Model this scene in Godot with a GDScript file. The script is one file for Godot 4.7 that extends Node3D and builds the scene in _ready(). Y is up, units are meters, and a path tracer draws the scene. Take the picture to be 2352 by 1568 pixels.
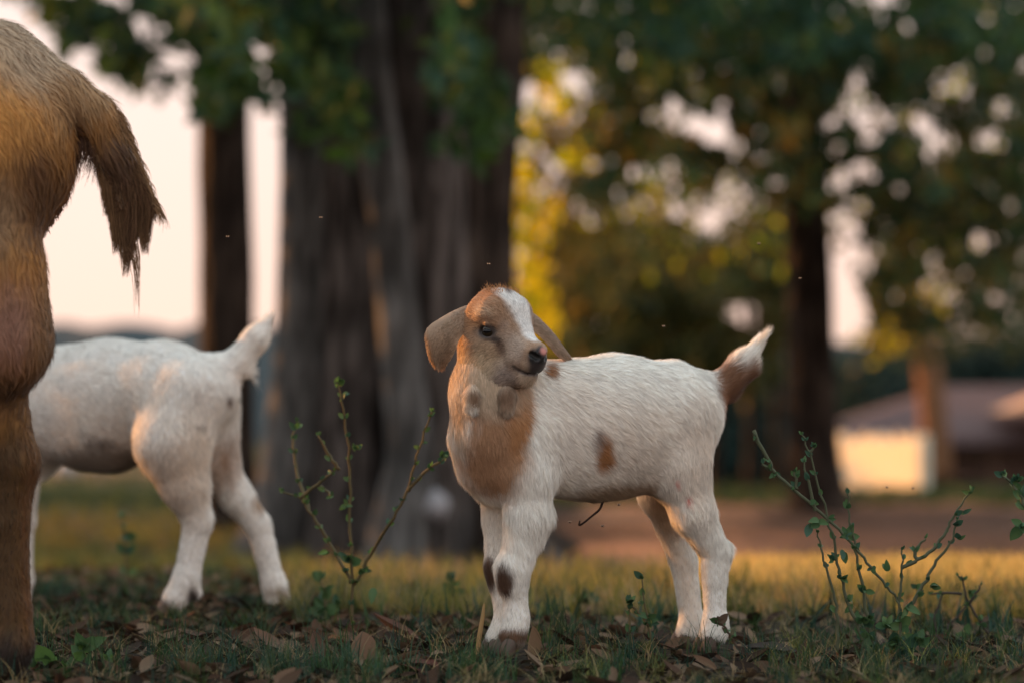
extends Node3D
# A grove at dusk: a white and tan kid goat looks back over its shoulder, a second kid and its mother to the left.
# y is up, units are metres; the camera looks along -z from low over the grass.

const Q := 0.0001734          # metres per modelling unit and metre of distance
const CAM_H := 0.305
const CAM_Z := 3.2
const PITCH := 0.0305

var rng := RandomNumberGenerator.new()
var wave := FastNoiseLite.new()
var fine := FastNoiseLite.new()
var used := {}
var gd := 3.2                 # distance of the animal being modelled
var gk := 0.000555            # metres per modelling unit at that distance

# ------------------------------------------------------------------ helpers: naming
func numbered(called: String) -> String:
	if not used.has(called):
		used[called] = 0
		return called
	used[called] += 1
	return "%s_%03d" % [called, used[called]]

func tag(o: Node, label: String, category: String, group := "", kind := "") -> void:
	o.set_meta("label", label)
	if category != "":
		o.set_meta("category", category)
	if group != "":
		o.set_meta("group", group)
	if kind != "":
		o.set_meta("kind", kind)

func thing(called: String, label: String, category: String, where := Vector3.ZERO, group := "") -> Node3D:
	var o := Node3D.new()
	o.name = numbered(called)
	add_child(o)
	o.position = where
	tag(o, label, category, group)
	return o

func put(called: String, mesh: Mesh, m: Material, parent: Node = null) -> MeshInstance3D:
	var o := MeshInstance3D.new()
	o.mesh = mesh
	o.material_override = m
	if parent == null:
		o.name = numbered(called)
		add_child(o)
	else:
		o.name = called
		parent.add_child(o, true)
	return o

func scatter(called: String, mesh: Mesh, m: Material, places: Array[Transform3D], tints: PackedColorArray, parent: Node = null) -> MultiMeshInstance3D:
	var mm := MultiMesh.new()
	mm.transform_format = MultiMesh.TRANSFORM_3D
	mm.use_colors = true
	mm.mesh = mesh
	mm.instance_count = places.size()
	for i in places.size():
		mm.set_instance_transform(i, places[i])
		mm.set_instance_color(i, tints[i])
	var o := MultiMeshInstance3D.new()
	o.multimesh = mm
	o.material_override = m
	o.set_meta("kind", "stuff")
	if parent == null:
		o.name = numbered(called)
		add_child(o)
	else:
		o.name = called
		parent.add_child(o, true)
	return o

# ------------------------------------------------------------------ helpers: places
func at(px: float, py: float, depth: float) -> Vector3:
	var yc := (784.0 - py) * Q * depth
	return Vector3((px - 1176.0) * Q * depth, CAM_H + yc * cos(PITCH) + depth * sin(PITCH), CAM_Z - depth * cos(PITCH) + yc * sin(PITCH))

func sheet(p: Vector3) -> Vector3:
	var r := p - Vector3(0, CAM_H, CAM_Z)
	var depth := r.y * sin(PITCH) - r.z * cos(PITCH)
	var yc := r.y * cos(PITCH) + r.z * sin(PITCH)
	return Vector3(1176.0 + r.x / (Q * depth), 784.0 - yc / (Q * depth), (gd - depth) / gk)

func gp(px: float, py: float, z: float) -> Vector3:
	return at(px, py, gd - z * gk)

func slope_y(z: float) -> float:
	var d := CAM_Z - z
	return -0.275 * smoothstep(3.8, 10.5, d) - 0.33 * smoothstep(14.0, 34.0, d) - 1.2 * smoothstep(34.0, 120.0, d)

func ground_y(x: float, z: float) -> float:
	var y := slope_y(z)
	var near := clampf(1.0 - absf(z) / 9.0, 0.0, 1.0)
	y += (wave.get_noise_2d(x * 260.0, z * 260.0) * 0.012 + wave.get_noise_2d(x * 900.0 + 50.0, z * 900.0) * 0.005) * near * (0.25 + 0.75 * smoothstep(0.3, 0.75, Vector2((x - 0.1) * 0.75, z).length()))
	return y

func on_ground(px: float, depth: float, up := 0.0) -> Vector3:
	var x := (px - 1176.0) * Q * depth
	var z := CAM_Z - depth
	return Vector3(x, ground_y(x, z) + up, z)

# ------------------------------------------------------------------ helpers: materials
func lin(r: float, g: float, b: float) -> Color:
	return Color(r, g, b).linear_to_srgb()

func mat(c: Color, rough := 0.9, vertex := false, back := 0.0, spec := 0.3) -> StandardMaterial3D:
	var m := StandardMaterial3D.new()
	m.albedo_color = Color(1, 1, 1) if vertex else c
	m.vertex_color_use_as_albedo = vertex
	m.roughness = rough
	m.metallic_specular = spec
	m.cull_mode = BaseMaterial3D.CULL_DISABLED
	if back > 0.0:
		m.backlight_enabled = true
		m.backlight = lin(back, back, back) if vertex else Color(c.srgb_to_linear().r * back, c.srgb_to_linear().g * back, c.srgb_to_linear().b * back).linear_to_srgb()
	return m

func noise_tex(freq: float, dark: Color, pale: Color, seed_at: int, octaves := 5) -> NoiseTexture2D:
	var n := FastNoiseLite.new()
	n.seed = seed_at
	n.frequency = freq
	n.fractal_octaves = octaves
	var t := NoiseTexture2D.new()
	t.width = 512
	t.height = 512
	t.seamless = true
	t.noise = n
	var g := Gradient.new()
	g.offsets = PackedFloat32Array([0.25, 0.75])
	g.colors = PackedColorArray([dark, pale])
	t.color_ramp = g
	return t

func height_tex(freq: float, seed_at: int) -> NoiseTexture2D:
	return noise_tex(freq, Color(0, 0, 0), Color(1, 1, 1), seed_at)

# a rough material with fine grain in world space
func grainy(dark: Color, pale: Color, freq: float, tile: float, bump: float, seed_at: int, squash := 1.0) -> StandardMaterial3D:
	var m := StandardMaterial3D.new()
	m.albedo_texture = noise_tex(freq, dark, pale, seed_at)
	m.uv1_triplanar = true
	m.uv1_world_triplanar = true
	m.uv1_scale = Vector3(tile, tile * squash, tile)
	m.roughness = 0.92
	m.metallic_specular = 0.25
	if bump > 0.0:
		m.heightmap_enabled = true
		m.heightmap_texture = height_tex(freq, seed_at)
		m.heightmap_scale = bump
	return m

# ------------------------------------------------------------------ helpers: mesh building
func committed(v: PackedVector3Array, n: PackedVector3Array, i: PackedInt32Array, c := PackedColorArray(), uv := PackedVector2Array()) -> ArrayMesh:
	var a := []
	a.resize(Mesh.ARRAY_MAX)
	a[Mesh.ARRAY_VERTEX] = v
	if n.size() == v.size():
		a[Mesh.ARRAY_NORMAL] = n
	if c.size() == v.size():
		a[Mesh.ARRAY_COLOR] = c
	if uv.size() == v.size():
		a[Mesh.ARRAY_TEX_UV] = uv
	a[Mesh.ARRAY_INDEX] = i
	var m := ArrayMesh.new()
	m.add_surface_from_arrays(Mesh.PRIMITIVE_TRIANGLES, a)
	return m

# a tube along points; radii per point; flute(angle, t) handled through arrays of [count, share, phase]
func tube(pts: PackedVector3Array, radii: PackedFloat32Array, sides: int, flutes := [], rough := 0.0, cap_ends := true) -> ArrayMesh:
	var v := PackedVector3Array()
	var n := PackedVector3Array()
	var idx := PackedInt32Array()
	var count := pts.size()
	var side := Vector3.RIGHT
	for k in count:
		var d := (pts[mini(k + 1, count - 1)] - pts[maxi(k - 1, 0)]).normalized()
		side = (side - d * side.dot(d))
		if side.length() < 0.01:
			side = d.cross(Vector3.FORWARD)
		side = side.normalized()
		var other := d.cross(side)
		for s in sides:
			var ang := TAU * s / sides
			var r := radii[k]
			for fl in flutes:
				r *= 1.0 + fl[1] * sin(fl[0] * ang + fl[2] + fl[3] * k / float(count))
			var dir := side * cos(ang) + other * sin(ang)
			if rough > 0.0:
				var q := pts[k] + dir * radii[k]
				r *= 1.0 + rough * wave.get_noise_3d(q.x * 400.0, q.y * 90.0, q.z * 400.0)
			v.append(pts[k] + dir * r)
			n.append(dir)
	for k in count - 1:
		for s in sides:
			var a := k * sides + s
			var b := k * sides + (s + 1) % sides
			idx.append_array([a, b, a + sides, b, b + sides, a + sides])
	if cap_ends:
		for e in [0, count - 1]:
			var c := v.size()
			v.append(pts[e])
			n.append((pts[e] - pts[1 if e == 0 else count - 2]).normalized())
			for s in sides:
				idx.append_array([c, e * sides + s, e * sides + (s + 1) % sides])
	return oriented(v, n, idx, true)

func oriented(v: PackedVector3Array, n: PackedVector3Array, idx: PackedInt32Array, recalc := false) -> ArrayMesh:
	turn_out(v, n, idx)
	if recalc:
		n = smooth_normals(v, idx)
	return committed(v, n, idx)

func turn_out(v: PackedVector3Array, n: PackedVector3Array, idx: PackedInt32Array) -> void:
	for t in range(0, idx.size(), 3):
		var a := idx[t]
		var b := idx[t + 1]
		var c := idx[t + 2]
		if (v[b] - v[a]).cross(v[c] - v[a]).dot(n[a] + n[b] + n[c]) > 0.0:
			idx[t + 1] = c
			idx[t + 2] = b

func smooth_normals(v: PackedVector3Array, idx: PackedInt32Array) -> PackedVector3Array:
	var n := PackedVector3Array()
	n.resize(v.size())
	for t in range(0, idx.size(), 3):
		var f := (v[idx[t + 2]] - v[idx[t]]).cross(v[idx[t + 1]] - v[idx[t]])
		for k in 3:
			n[idx[t + k]] += f
	for k in n.size():
		n[k] = n[k].normalized()
	return n

func curve(pts: Array, steps: int) -> PackedVector3Array:
	var out := PackedVector3Array()
	var last := pts.size() - 1
	for k in last:
		var p0: Vector3 = pts[maxi(k - 1, 0)]
		var p1: Vector3 = pts[k]
		var p2: Vector3 = pts[k + 1]
		var p3: Vector3 = pts[mini(k + 2, last)]
		for s in steps:
			out.append(p1.cubic_interpolate(p2, p0, p3, s / float(steps)))
	out.append(pts[last])
	return out

func spread(values: Array, count: int) -> PackedFloat32Array:
	var out := PackedFloat32Array()
	for k in count:
		var t := k / float(count - 1) * (values.size() - 1)
		var i := mini(int(t), values.size() - 2)
		out.append(lerpf(values[i], values[i + 1], t - i))
	return out

func box(size: Vector3, at_: Vector3, st: SurfaceTool, turn := Basis()) -> void:
	var b := BoxMesh.new()
	b.size = size
	st.append_from(b, 0, Transform3D(turn, at_))

# a leaf lying along +y from its stalk, bent and folded along its midrib
func leaf_mesh(length: float, width: float, bend: float, fold: float, rows := 5) -> ArrayMesh:
	var v := PackedVector3Array()
	var n := PackedVector3Array()
	var idx := PackedInt32Array()
	for k in rows + 1:
		var t := k / float(rows)
		var w := width * 0.5 * pow(sin(PI * clampf(0.06 + t * 0.94, 0.0, 1.0)), 0.75) * (1.15 - 0.4 * t)
		if k == rows:
			w = 0.0005
		var y := length * t
		var z := bend * length * t * t
		for s in [-1.0, 0.0, 1.0]:
			v.append(Vector3(s * w, y - 0.0 * bend, z + absf(s) * w * fold))
			n.append(Vector3(0, 0, 1))
	for k in rows:
		for s in 2:
			var a := k * 3 + s
			idx.append_array([a, a + 1, a + 3, a + 1, a + 4, a + 3])
	return oriented(v, n, idx, true)

# ------------------------------------------------------------------ helpers: bodies from blended bones
# a bone: [a, b, ra, rb, blend, flatten axis, flatten, flow, hair length, carve]
func bone(a: Vector3, b: Vector3, ra: float, rb: float, blend := 14.0, hair := 9.0, flow := Vector3.ZERO, axis := Vector3.ZERO, flat := 1.0, carve := false) -> Array:
	var fl := flow if flow != Vector3.ZERO else (b - a)
	return [a, b, ra * gk, rb * gk, blend * gk, axis, flat, fl.normalized(), hair * 0.001, carve]

func bone_distance(q: Array, p: Vector3) -> float:
	var a: Vector3 = q[0]
	var pa: Vector3 = p - a
	var ba: Vector3 = q[1] - a
	if q[6] != 1.0:
		var ax: Vector3 = q[5]
		pa += ax * (pa.dot(ax) * (q[6] - 1.0))
		ba += ax * (ba.dot(ax) * (q[6] - 1.0))
	var l2 := ba.length_squared()
	var h := clampf(pa.dot(ba) / l2, 0.0, 1.0) if l2 > 1e-12 else 0.0
	return (pa - ba * h).length() - lerpf(q[2], q[3], h)

func body_mesh(bones: Array, cell: float) -> Dictionary:
	var lo := Vector3.ONE * 1e6
	var hi := Vector3.ONE * -1e6
	for q in bones:
		if not q[9]:
			var r := Vector3.ONE * maxf(q[2], q[3])
			lo = lo.min(q[0] - r).min(q[1] - r)
			hi = hi.max(q[0] + r).max(q[1] + r)
	lo -= Vector3.ONE * cell * 4.0
	hi += Vector3.ONE * cell * 4.0
	var nx := int((hi.x - lo.x) / cell) + 1
	var ny := int((hi.y - lo.y) / cell) + 1
	var nz := int((hi.z - lo.z) / cell) + 1
	var f := PackedFloat32Array()
	f.resize(nx * ny * nz)
	f.fill(1.0)
	for q in bones:
		var a: Vector3 = q[0]
		var b: Vector3 = q[1]
		var ra: float = q[2]
		var rb: float = q[3]
		var bl: float = q[4]
		var ax: Vector3 = q[5]
		var fl: float = q[6] - 1.0
		var carve: bool = q[9]
		var ba := b - a
		ba += ax * (ba.dot(ax) * fl)
		var l2 := maxf(ba.length_squared(), 1e-12)
		var reach := Vector3.ONE * (maxf(ra, rb) + bl + cell * 2.0)
		var s0 := ((a.min(b) - reach - lo) / cell).max(Vector3.ZERO)
		var s1 := ((a.max(b) + reach - lo) / cell).min(Vector3(nx - 1, ny - 1, nz - 1))
		for z in range(int(s0.z), int(s1.z) + 1):
			for y in range(int(s0.y), int(s1.y) + 1):
				var row := (z * ny + y) * nx
				for x in range(int(s0.x), int(s1.x) + 1):
					var pa := lo + Vector3(x, y, z) * cell - a
					if fl != 0.0:
						pa += ax * (pa.dot(ax) * fl)
					var h := clampf(pa.dot(ba) / l2, 0.0, 1.0)
					var d := (pa - ba * h).length() - ra - (rb - ra) * h
					var o := f[row + x]
					if carve:
						d = -d
						var g2 := maxf(bl - absf(o - d), 0.0)
						f[row + x] = maxf(o, d) + g2 * g2 * 0.25 / bl
					else:
						var g := maxf(bl - absf(o - d), 0.0)
						f[row + x] = minf(o, d) - g * g * 0.25 / bl
	var v := PackedVector3Array()
	var n := PackedVector3Array()
	var idx := PackedInt32Array()
	var ids := PackedInt32Array()
	ids.resize(nx * ny * nz)
	ids.fill(-1)
	var far := cell * 3.0
	var sy := nx
	var sz := nx * ny
	for z in nz - 1:
		for y in ny - 1:
			for x in nx - 1:
				var o := z * sz + y * sy + x
				var f0 := f[o]
				if f0 > far or f0 < -far:
					continue
				var f1 := f[o + 1]
				var f2 := f[o + sy]
				var f3 := f[o + sy + 1]
				var f4 := f[o + sz]
				var f5 := f[o + sz + 1]
				var f6 := f[o + sz + sy]
				var f7 := f[o + sz + sy + 1]
				var neg := int(f0 < 0.0) + int(f1 < 0.0) + int(f2 < 0.0) + int(f3 < 0.0) + int(f4 < 0.0) + int(f5 < 0.0) + int(f6 < 0.0) + int(f7 < 0.0)
				if neg == 0 or neg == 8:
					continue
				var sum := Vector3.ZERO
				var hits := 0
				if (f0 < 0.0) != (f1 < 0.0):
					sum += Vector3(f0 / (f0 - f1), 0, 0); hits += 1
				if (f2 < 0.0) != (f3 < 0.0):
					sum += Vector3(f2 / (f2 - f3), 1, 0); hits += 1
				if (f4 < 0.0) != (f5 < 0.0):
					sum += Vector3(f4 / (f4 - f5), 0, 1); hits += 1
				if (f6 < 0.0) != (f7 < 0.0):
					sum += Vector3(f6 / (f6 - f7), 1, 1); hits += 1
				if (f0 < 0.0) != (f2 < 0.0):
					sum += Vector3(0, f0 / (f0 - f2), 0); hits += 1
				if (f1 < 0.0) != (f3 < 0.0):
					sum += Vector3(1, f1 / (f1 - f3), 0); hits += 1
				if (f4 < 0.0) != (f6 < 0.0):
					sum += Vector3(0, f4 / (f4 - f6), 1); hits += 1
				if (f5 < 0.0) != (f7 < 0.0):
					sum += Vector3(1, f5 / (f5 - f7), 1); hits += 1
				if (f0 < 0.0) != (f4 < 0.0):
					sum += Vector3(0, 0, f0 / (f0 - f4)); hits += 1
				if (f1 < 0.0) != (f5 < 0.0):
					sum += Vector3(1, 0, f1 / (f1 - f5)); hits += 1
				if (f2 < 0.0) != (f6 < 0.0):
					sum += Vector3(0, 1, f2 / (f2 - f6)); hits += 1
				if (f3 < 0.0) != (f7 < 0.0):
					sum += Vector3(1, 1, f3 / (f3 - f7)); hits += 1
				ids[o] = v.size()
				v.append(lo + (Vector3(x, y, z) + sum / hits) * cell)
				n.append(Vector3(f1 + f3 + f5 + f7 - f0 - f2 - f4 - f6, f2 + f3 + f6 + f7 - f0 - f1 - f4 - f5, f4 + f5 + f6 + f7 - f0 - f1 - f2 - f3).normalized())
				if (f0 < 0.0) != (f1 < 0.0) and ids[o - sy] >= 0 and ids[o - sz] >= 0 and ids[o - sy - sz] >= 0:
					idx.append_array([ids[o], ids[o - sy], ids[o - sy - sz], ids[o], ids[o - sy - sz], ids[o - sz]])
				if (f0 < 0.0) != (f2 < 0.0) and ids[o - 1] >= 0 and ids[o - sz] >= 0 and ids[o - 1 - sz] >= 0:
					idx.append_array([ids[o], ids[o - 1], ids[o - 1 - sz], ids[o], ids[o - 1 - sz], ids[o - sz]])
				if (f0 < 0.0) != (f4 < 0.0) and ids[o - 1] >= 0 and ids[o - sy] >= 0 and ids[o - 1 - sy] >= 0:
					idx.append_array([ids[o], ids[o - 1], ids[o - 1 - sy], ids[o], ids[o - 1 - sy], ids[o - sy]])
	turn_out(v, n, idx)
	# colour, lie and length of the coat at each vertex
	var flow := PackedVector3Array()
	var hair := PackedFloat32Array()
	flow.resize(v.size())
	hair.resize(v.size())
	var solid := bones.filter(func(q): return not q[9])
	for k in v.size():
		var p := v[k]
		var fl := Vector3.ZERO
		var hl := 0.0
		var ws := 1e-9
		for q in solid:
			var d := bone_distance(q, p)
			if d < 0.03:
				var w := exp(-maxf(d, -0.02) / 0.007)
				fl += q[7] * w
				hl += q[8] * w
				ws += w
		fl -= n[k] * fl.dot(n[k])
		flow[k] = fl.normalized()
		hair[k] = hl / ws
	return {"v": v, "n": n, "i": idx, "f": flow, "h": hair}

func join(a: Dictionary, b: Dictionary) -> void:
	var first: int = a.v.size()
	a.v.append_array(b.v)
	a.n.append_array(b.n)
	a.f.append_array(b.f)
	a.h.append_array(b.h)
	if a.has("c") and b.has("c"):
		a.c.append_array(b.c)
	var bi: PackedInt32Array = b.i
	var more := PackedInt32Array()
	more.resize(bi.size())
	for k in bi.size():
		more[k] = bi[k] + first
	a.i.append_array(more)

# an ear: rows of [upper edge, lower edge] with a bulge across, closed on both faces
func ear_mesh(rows: Array, bulge: float, thick: float, hair: float) -> Dictionary:
	var cols := 6
	var v := PackedVector3Array()
	var out := PackedVector3Array()
	var flow := PackedVector3Array()
	var h := PackedFloat32Array()
	var idx := PackedInt32Array()
	var dense := []
	var left := curve(rows.map(func(r): return r[0]), 3)
	var right := curve(rows.map(func(r): return r[1]), 3)
	var count := left.size()
	for side in 2:
		for k in count:
			var across := right[k] - left[k]
			var along := left[mini(k + 1, count - 1)] + right[mini(k + 1, count - 1)] - left[maxi(k - 1, 0)] - right[maxi(k - 1, 0)]
			var nn := across.cross(along).normalized()
			if nn.z < 0.0:
				nn = -nn
			for c in cols + 1:
				var t := c / float(cols)
				var e := sin(PI * t)
				var p := left[k] + across * t + nn * (bulge * e + (1.0 if side == 0 else -1.0) * thick * sqrt(e) * 0.5) * gk
				v.append(p)
				out.append(nn * (1.0 if side == 0 else -1.0))
				flow.append(along.normalized())
				h.append(hair * 0.001)
	for side in 2:
		for k in count - 1:
			for c in cols:
				var a := side * count * (cols + 1) + k * (cols + 1) + c
				idx.append_array([a, a + 1, a + cols + 1, a + 1, a + cols + 2, a + cols + 1])
	turn_out(v, out, idx)
	return {"v": v, "n": smooth_normals(v, idx), "i": idx, "f": flow, "h": h}

# patches: [centre in sheet units, radii, colour, softness, hair scale]
func painted(m: Dictionary, base: Color, patches: Array) -> void:
	var c := PackedColorArray()
	c.resize(m.v.size())
	for k in m.v.size():
		var p: Vector3 = m.v[k]
		var s := sheet(p)
		var col := base
		var wob := 0.22 * fine.get_noise_3d(p.x * 6000.0, p.y * 2500.0, p.z * 6000.0) + 0.16 * wave.get_noise_3d(p.x * 2600.0, p.y * 2600.0, p.z * 2600.0)
		for q in patches:
			var r: Vector3 = (s - q[0]) / q[1]
			var d := r.length() + wob
			if d < 1.0 + q[3]:
				var w := 1.0 - smoothstep(1.0 - q[3], 1.0 + q[3], d)
				col = col.lerp(q[2], w)
				if q.size() > 4:
					m.h[k] = lerpf(m.h[k], m.h[k] * q[4], w)
		c[k] = col
	m["c"] = c

# a coat of tapering hairs over a body
func fur_mesh(m: Dictionary, density: float, width: float, lift: float, shade := 0.16, waviness := 0.5, tuft_size := 0.0065) -> ArrayMesh:
	var v := PackedVector3Array()
	var n := PackedVector3Array()
	var c := PackedColorArray()
	var idx := PackedInt32Array()
	var mv: PackedVector3Array = m.v
	var mn: PackedVector3Array = m.n
	var mf: PackedVector3Array = m.f
	var mh: PackedFloat32Array = m.h
	var mc: PackedColorArray = m.c
	var mi: PackedInt32Array = m.i
	var eye := Vector3(0, CAM_H, CAM_Z)
	for t in range(0, mi.size(), 3):
		var a := mi[t]
		var b := mi[t + 1]
		var d := mi[t + 2]
		var area := (mv[b] - mv[a]).cross(mv[d] - mv[a]).length() * 0.5
		var want := area * density
		var seen := mn[a].dot((eye - mv[a]).normalized())
		if seen < -0.35:
			want *= 0.35
		var count := int(want) + int(rng.randf() < want - int(want))
		for _k in count:
			var u := rng.randf()
			var w := rng.randf()
			if u + w > 1.0:
				u = 1.0 - u
				w = 1.0 - w
			var o := 1.0 - u - w
			var length := (mh[a] * o + mh[b] * u + mh[d] * w) * rng.randf_range(0.6, 1.25)
			if length < 0.0012:
				continue
			var p := mv[a] * o + mv[b] * u + mv[d] * w
			var nn := (mn[a] * o + mn[b] * u + mn[d] * w).normalized()
			var fl := mf[a] * o + mf[b] * u + mf[d] * w
			var side := nn.cross(fl).normalized()
			var tuft := wave.get_noise_3d(p.x * 3000.0, p.y * 1600.0, p.z * 3000.0)
			# hairs that root close together lie together, as a tuft of one tone
			var along := fl.normalized()
			var cellp := Vector3i(((p + along * (length * 0.3)) / tuft_size).floor())
			var hash := (cellp.x * 73856093) ^ (cellp.y * 19349663) ^ (cellp.z * 83492791)
			var h1 := ((hash & 1023) / 511.5) - 1.0
			var h2 := (((hash >> 10) & 1023) / 511.5) - 1.0
			fl = (fl + side * (tuft * waviness * 1.6 + h1 * 0.2 + rng.randf_range(-0.15, 0.15))).normalized()
			side = nn.cross(fl).normalized()
			var up := lift * rng.randf_range(0.5, 1.7) * (1.0 + 0.5 * tuft + 0.4 * h2)
			var wd := width * rng.randf_range(0.7, 1.3) * (1.15 if length < 0.0085 else 1.0)
			var p1 := p + fl * length * 0.45 + nn * length * up * 0.5
			var p2 := p1 + fl * length * 0.5 + nn * length * up * 0.18 + Vector3(0, -length * 0.06, 0)
			var first := v.size()
			v.append(p - side * wd * 0.5 - nn * 0.0006)
			v.append(p + side * wd * 0.5 - nn * 0.0006)
			v.append(p1 - side * wd * 0.38)
			v.append(p1 + side * wd * 0.38)
			v.append(p2)
			var bent := (nn + side * rng.randf_range(-0.25, 0.25) - fl * 0.12).normalized()
			for _j in 5:
				n.append(bent)
			var short := shade * (2.6 if length < 0.0085 else 1.0)
			var g := 1.0 + rng.randf_range(-short, short) + tuft * shade * 0.8 + h2 * shade * 0.9
			var col := mc[a] * o + mc[b] * u + mc[d] * w
			col = Color(col.r * g, col.g * g, col.b * g)
			for _j in 5:
				c.append(col)
			idx.append_array([first, first + 1, first + 2, first + 1, first + 3, first + 2, first + 2, first + 3, first + 4])
	return committed(v, n, idx, c)

# long loose strands: roots along a path, each falling by a drop vector
func strand_mesh(roots: PackedVector3Array, tips: PackedVector3Array, sag: Vector3, width: float, colours: PackedColorArray) -> ArrayMesh:
	var v := PackedVector3Array()
	var n := PackedVector3Array()
	var c := PackedColorArray()
	var idx := PackedInt32Array()
	for k in roots.size():
		var p0 := roots[k]
		var p3 := tips[k]
		var d := (p3 - p0).normalized()
		var side := d.cross(Vector3(rng.randf_range(-0.6, 0.6), 0, 1)).normalized()
		var nn := side.cross(d).normalized()
		if nn.z < 0.0:
			nn = -nn
		var first := v.size()
		for s in 5:
			var t := s / 4.0
			var p := p0.lerp(p3, t) + sag * sin(PI * t)
			var w := width * (1.0 - t * 0.85)
			v.append(p - side * w * 0.5)
			v.append(p + side * w * 0.5)
			n.append(nn)
			n.append(nn)
			c.append(colours[k])
			c.append(colours[k])
		for s in 4:
			var a := first + s * 2
			idx.append_array([a, a + 2, a + 1, a + 1, a + 2, a + 3])
	return committed(v, n, idx, c)

# ------------------------------------------------------------------ goats
const WHITE := Color(0.90, 0.865, 0.80)
const TAN := Color(0.42, 0.255, 0.15)
const BROWN := Color(0.30, 0.145, 0.07)
const DARK := Color(0.07, 0.042, 0.03)

func goat_fur() -> StandardMaterial3D:
	var m := mat(Color.WHITE, 0.62, true, 0.3, 0.28)
	m.rim_enabled = true
	m.rim = 0.35
	m.rim_tint = 0.5
	return m

# a cloven hoof: two claws side by side, toe pointing along "toe"
func hoof(parent: Node3D, where: Vector3, toe: Vector3, size: float, m: Material) -> void:
	var side := toe.cross(Vector3.UP).normalized()
	for s in [-1.0, 1.0]:
		var pts := PackedVector3Array()
		var rr := PackedFloat32Array()
		for k in 7:
			var t := k / 6.0
			pts.append(where + side * s * size * 0.34 + toe * size * (0.25 + 0.35 * t) + Vector3.UP * size * (0.95 * (1.0 - t) - 0.1))
			rr.append(size * [0.30, 0.36, 0.40, 0.42, 0.42, 0.40, 0.32][k])
		put("hoof", tube(pts, rr, 12), m, parent)

func hp(o: Vector3, fr: Array, f: float, s: float, u: float) -> Vector3:
	return o + (fr[0] * f + fr[1] * s + fr[2] * u) * gk

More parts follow.
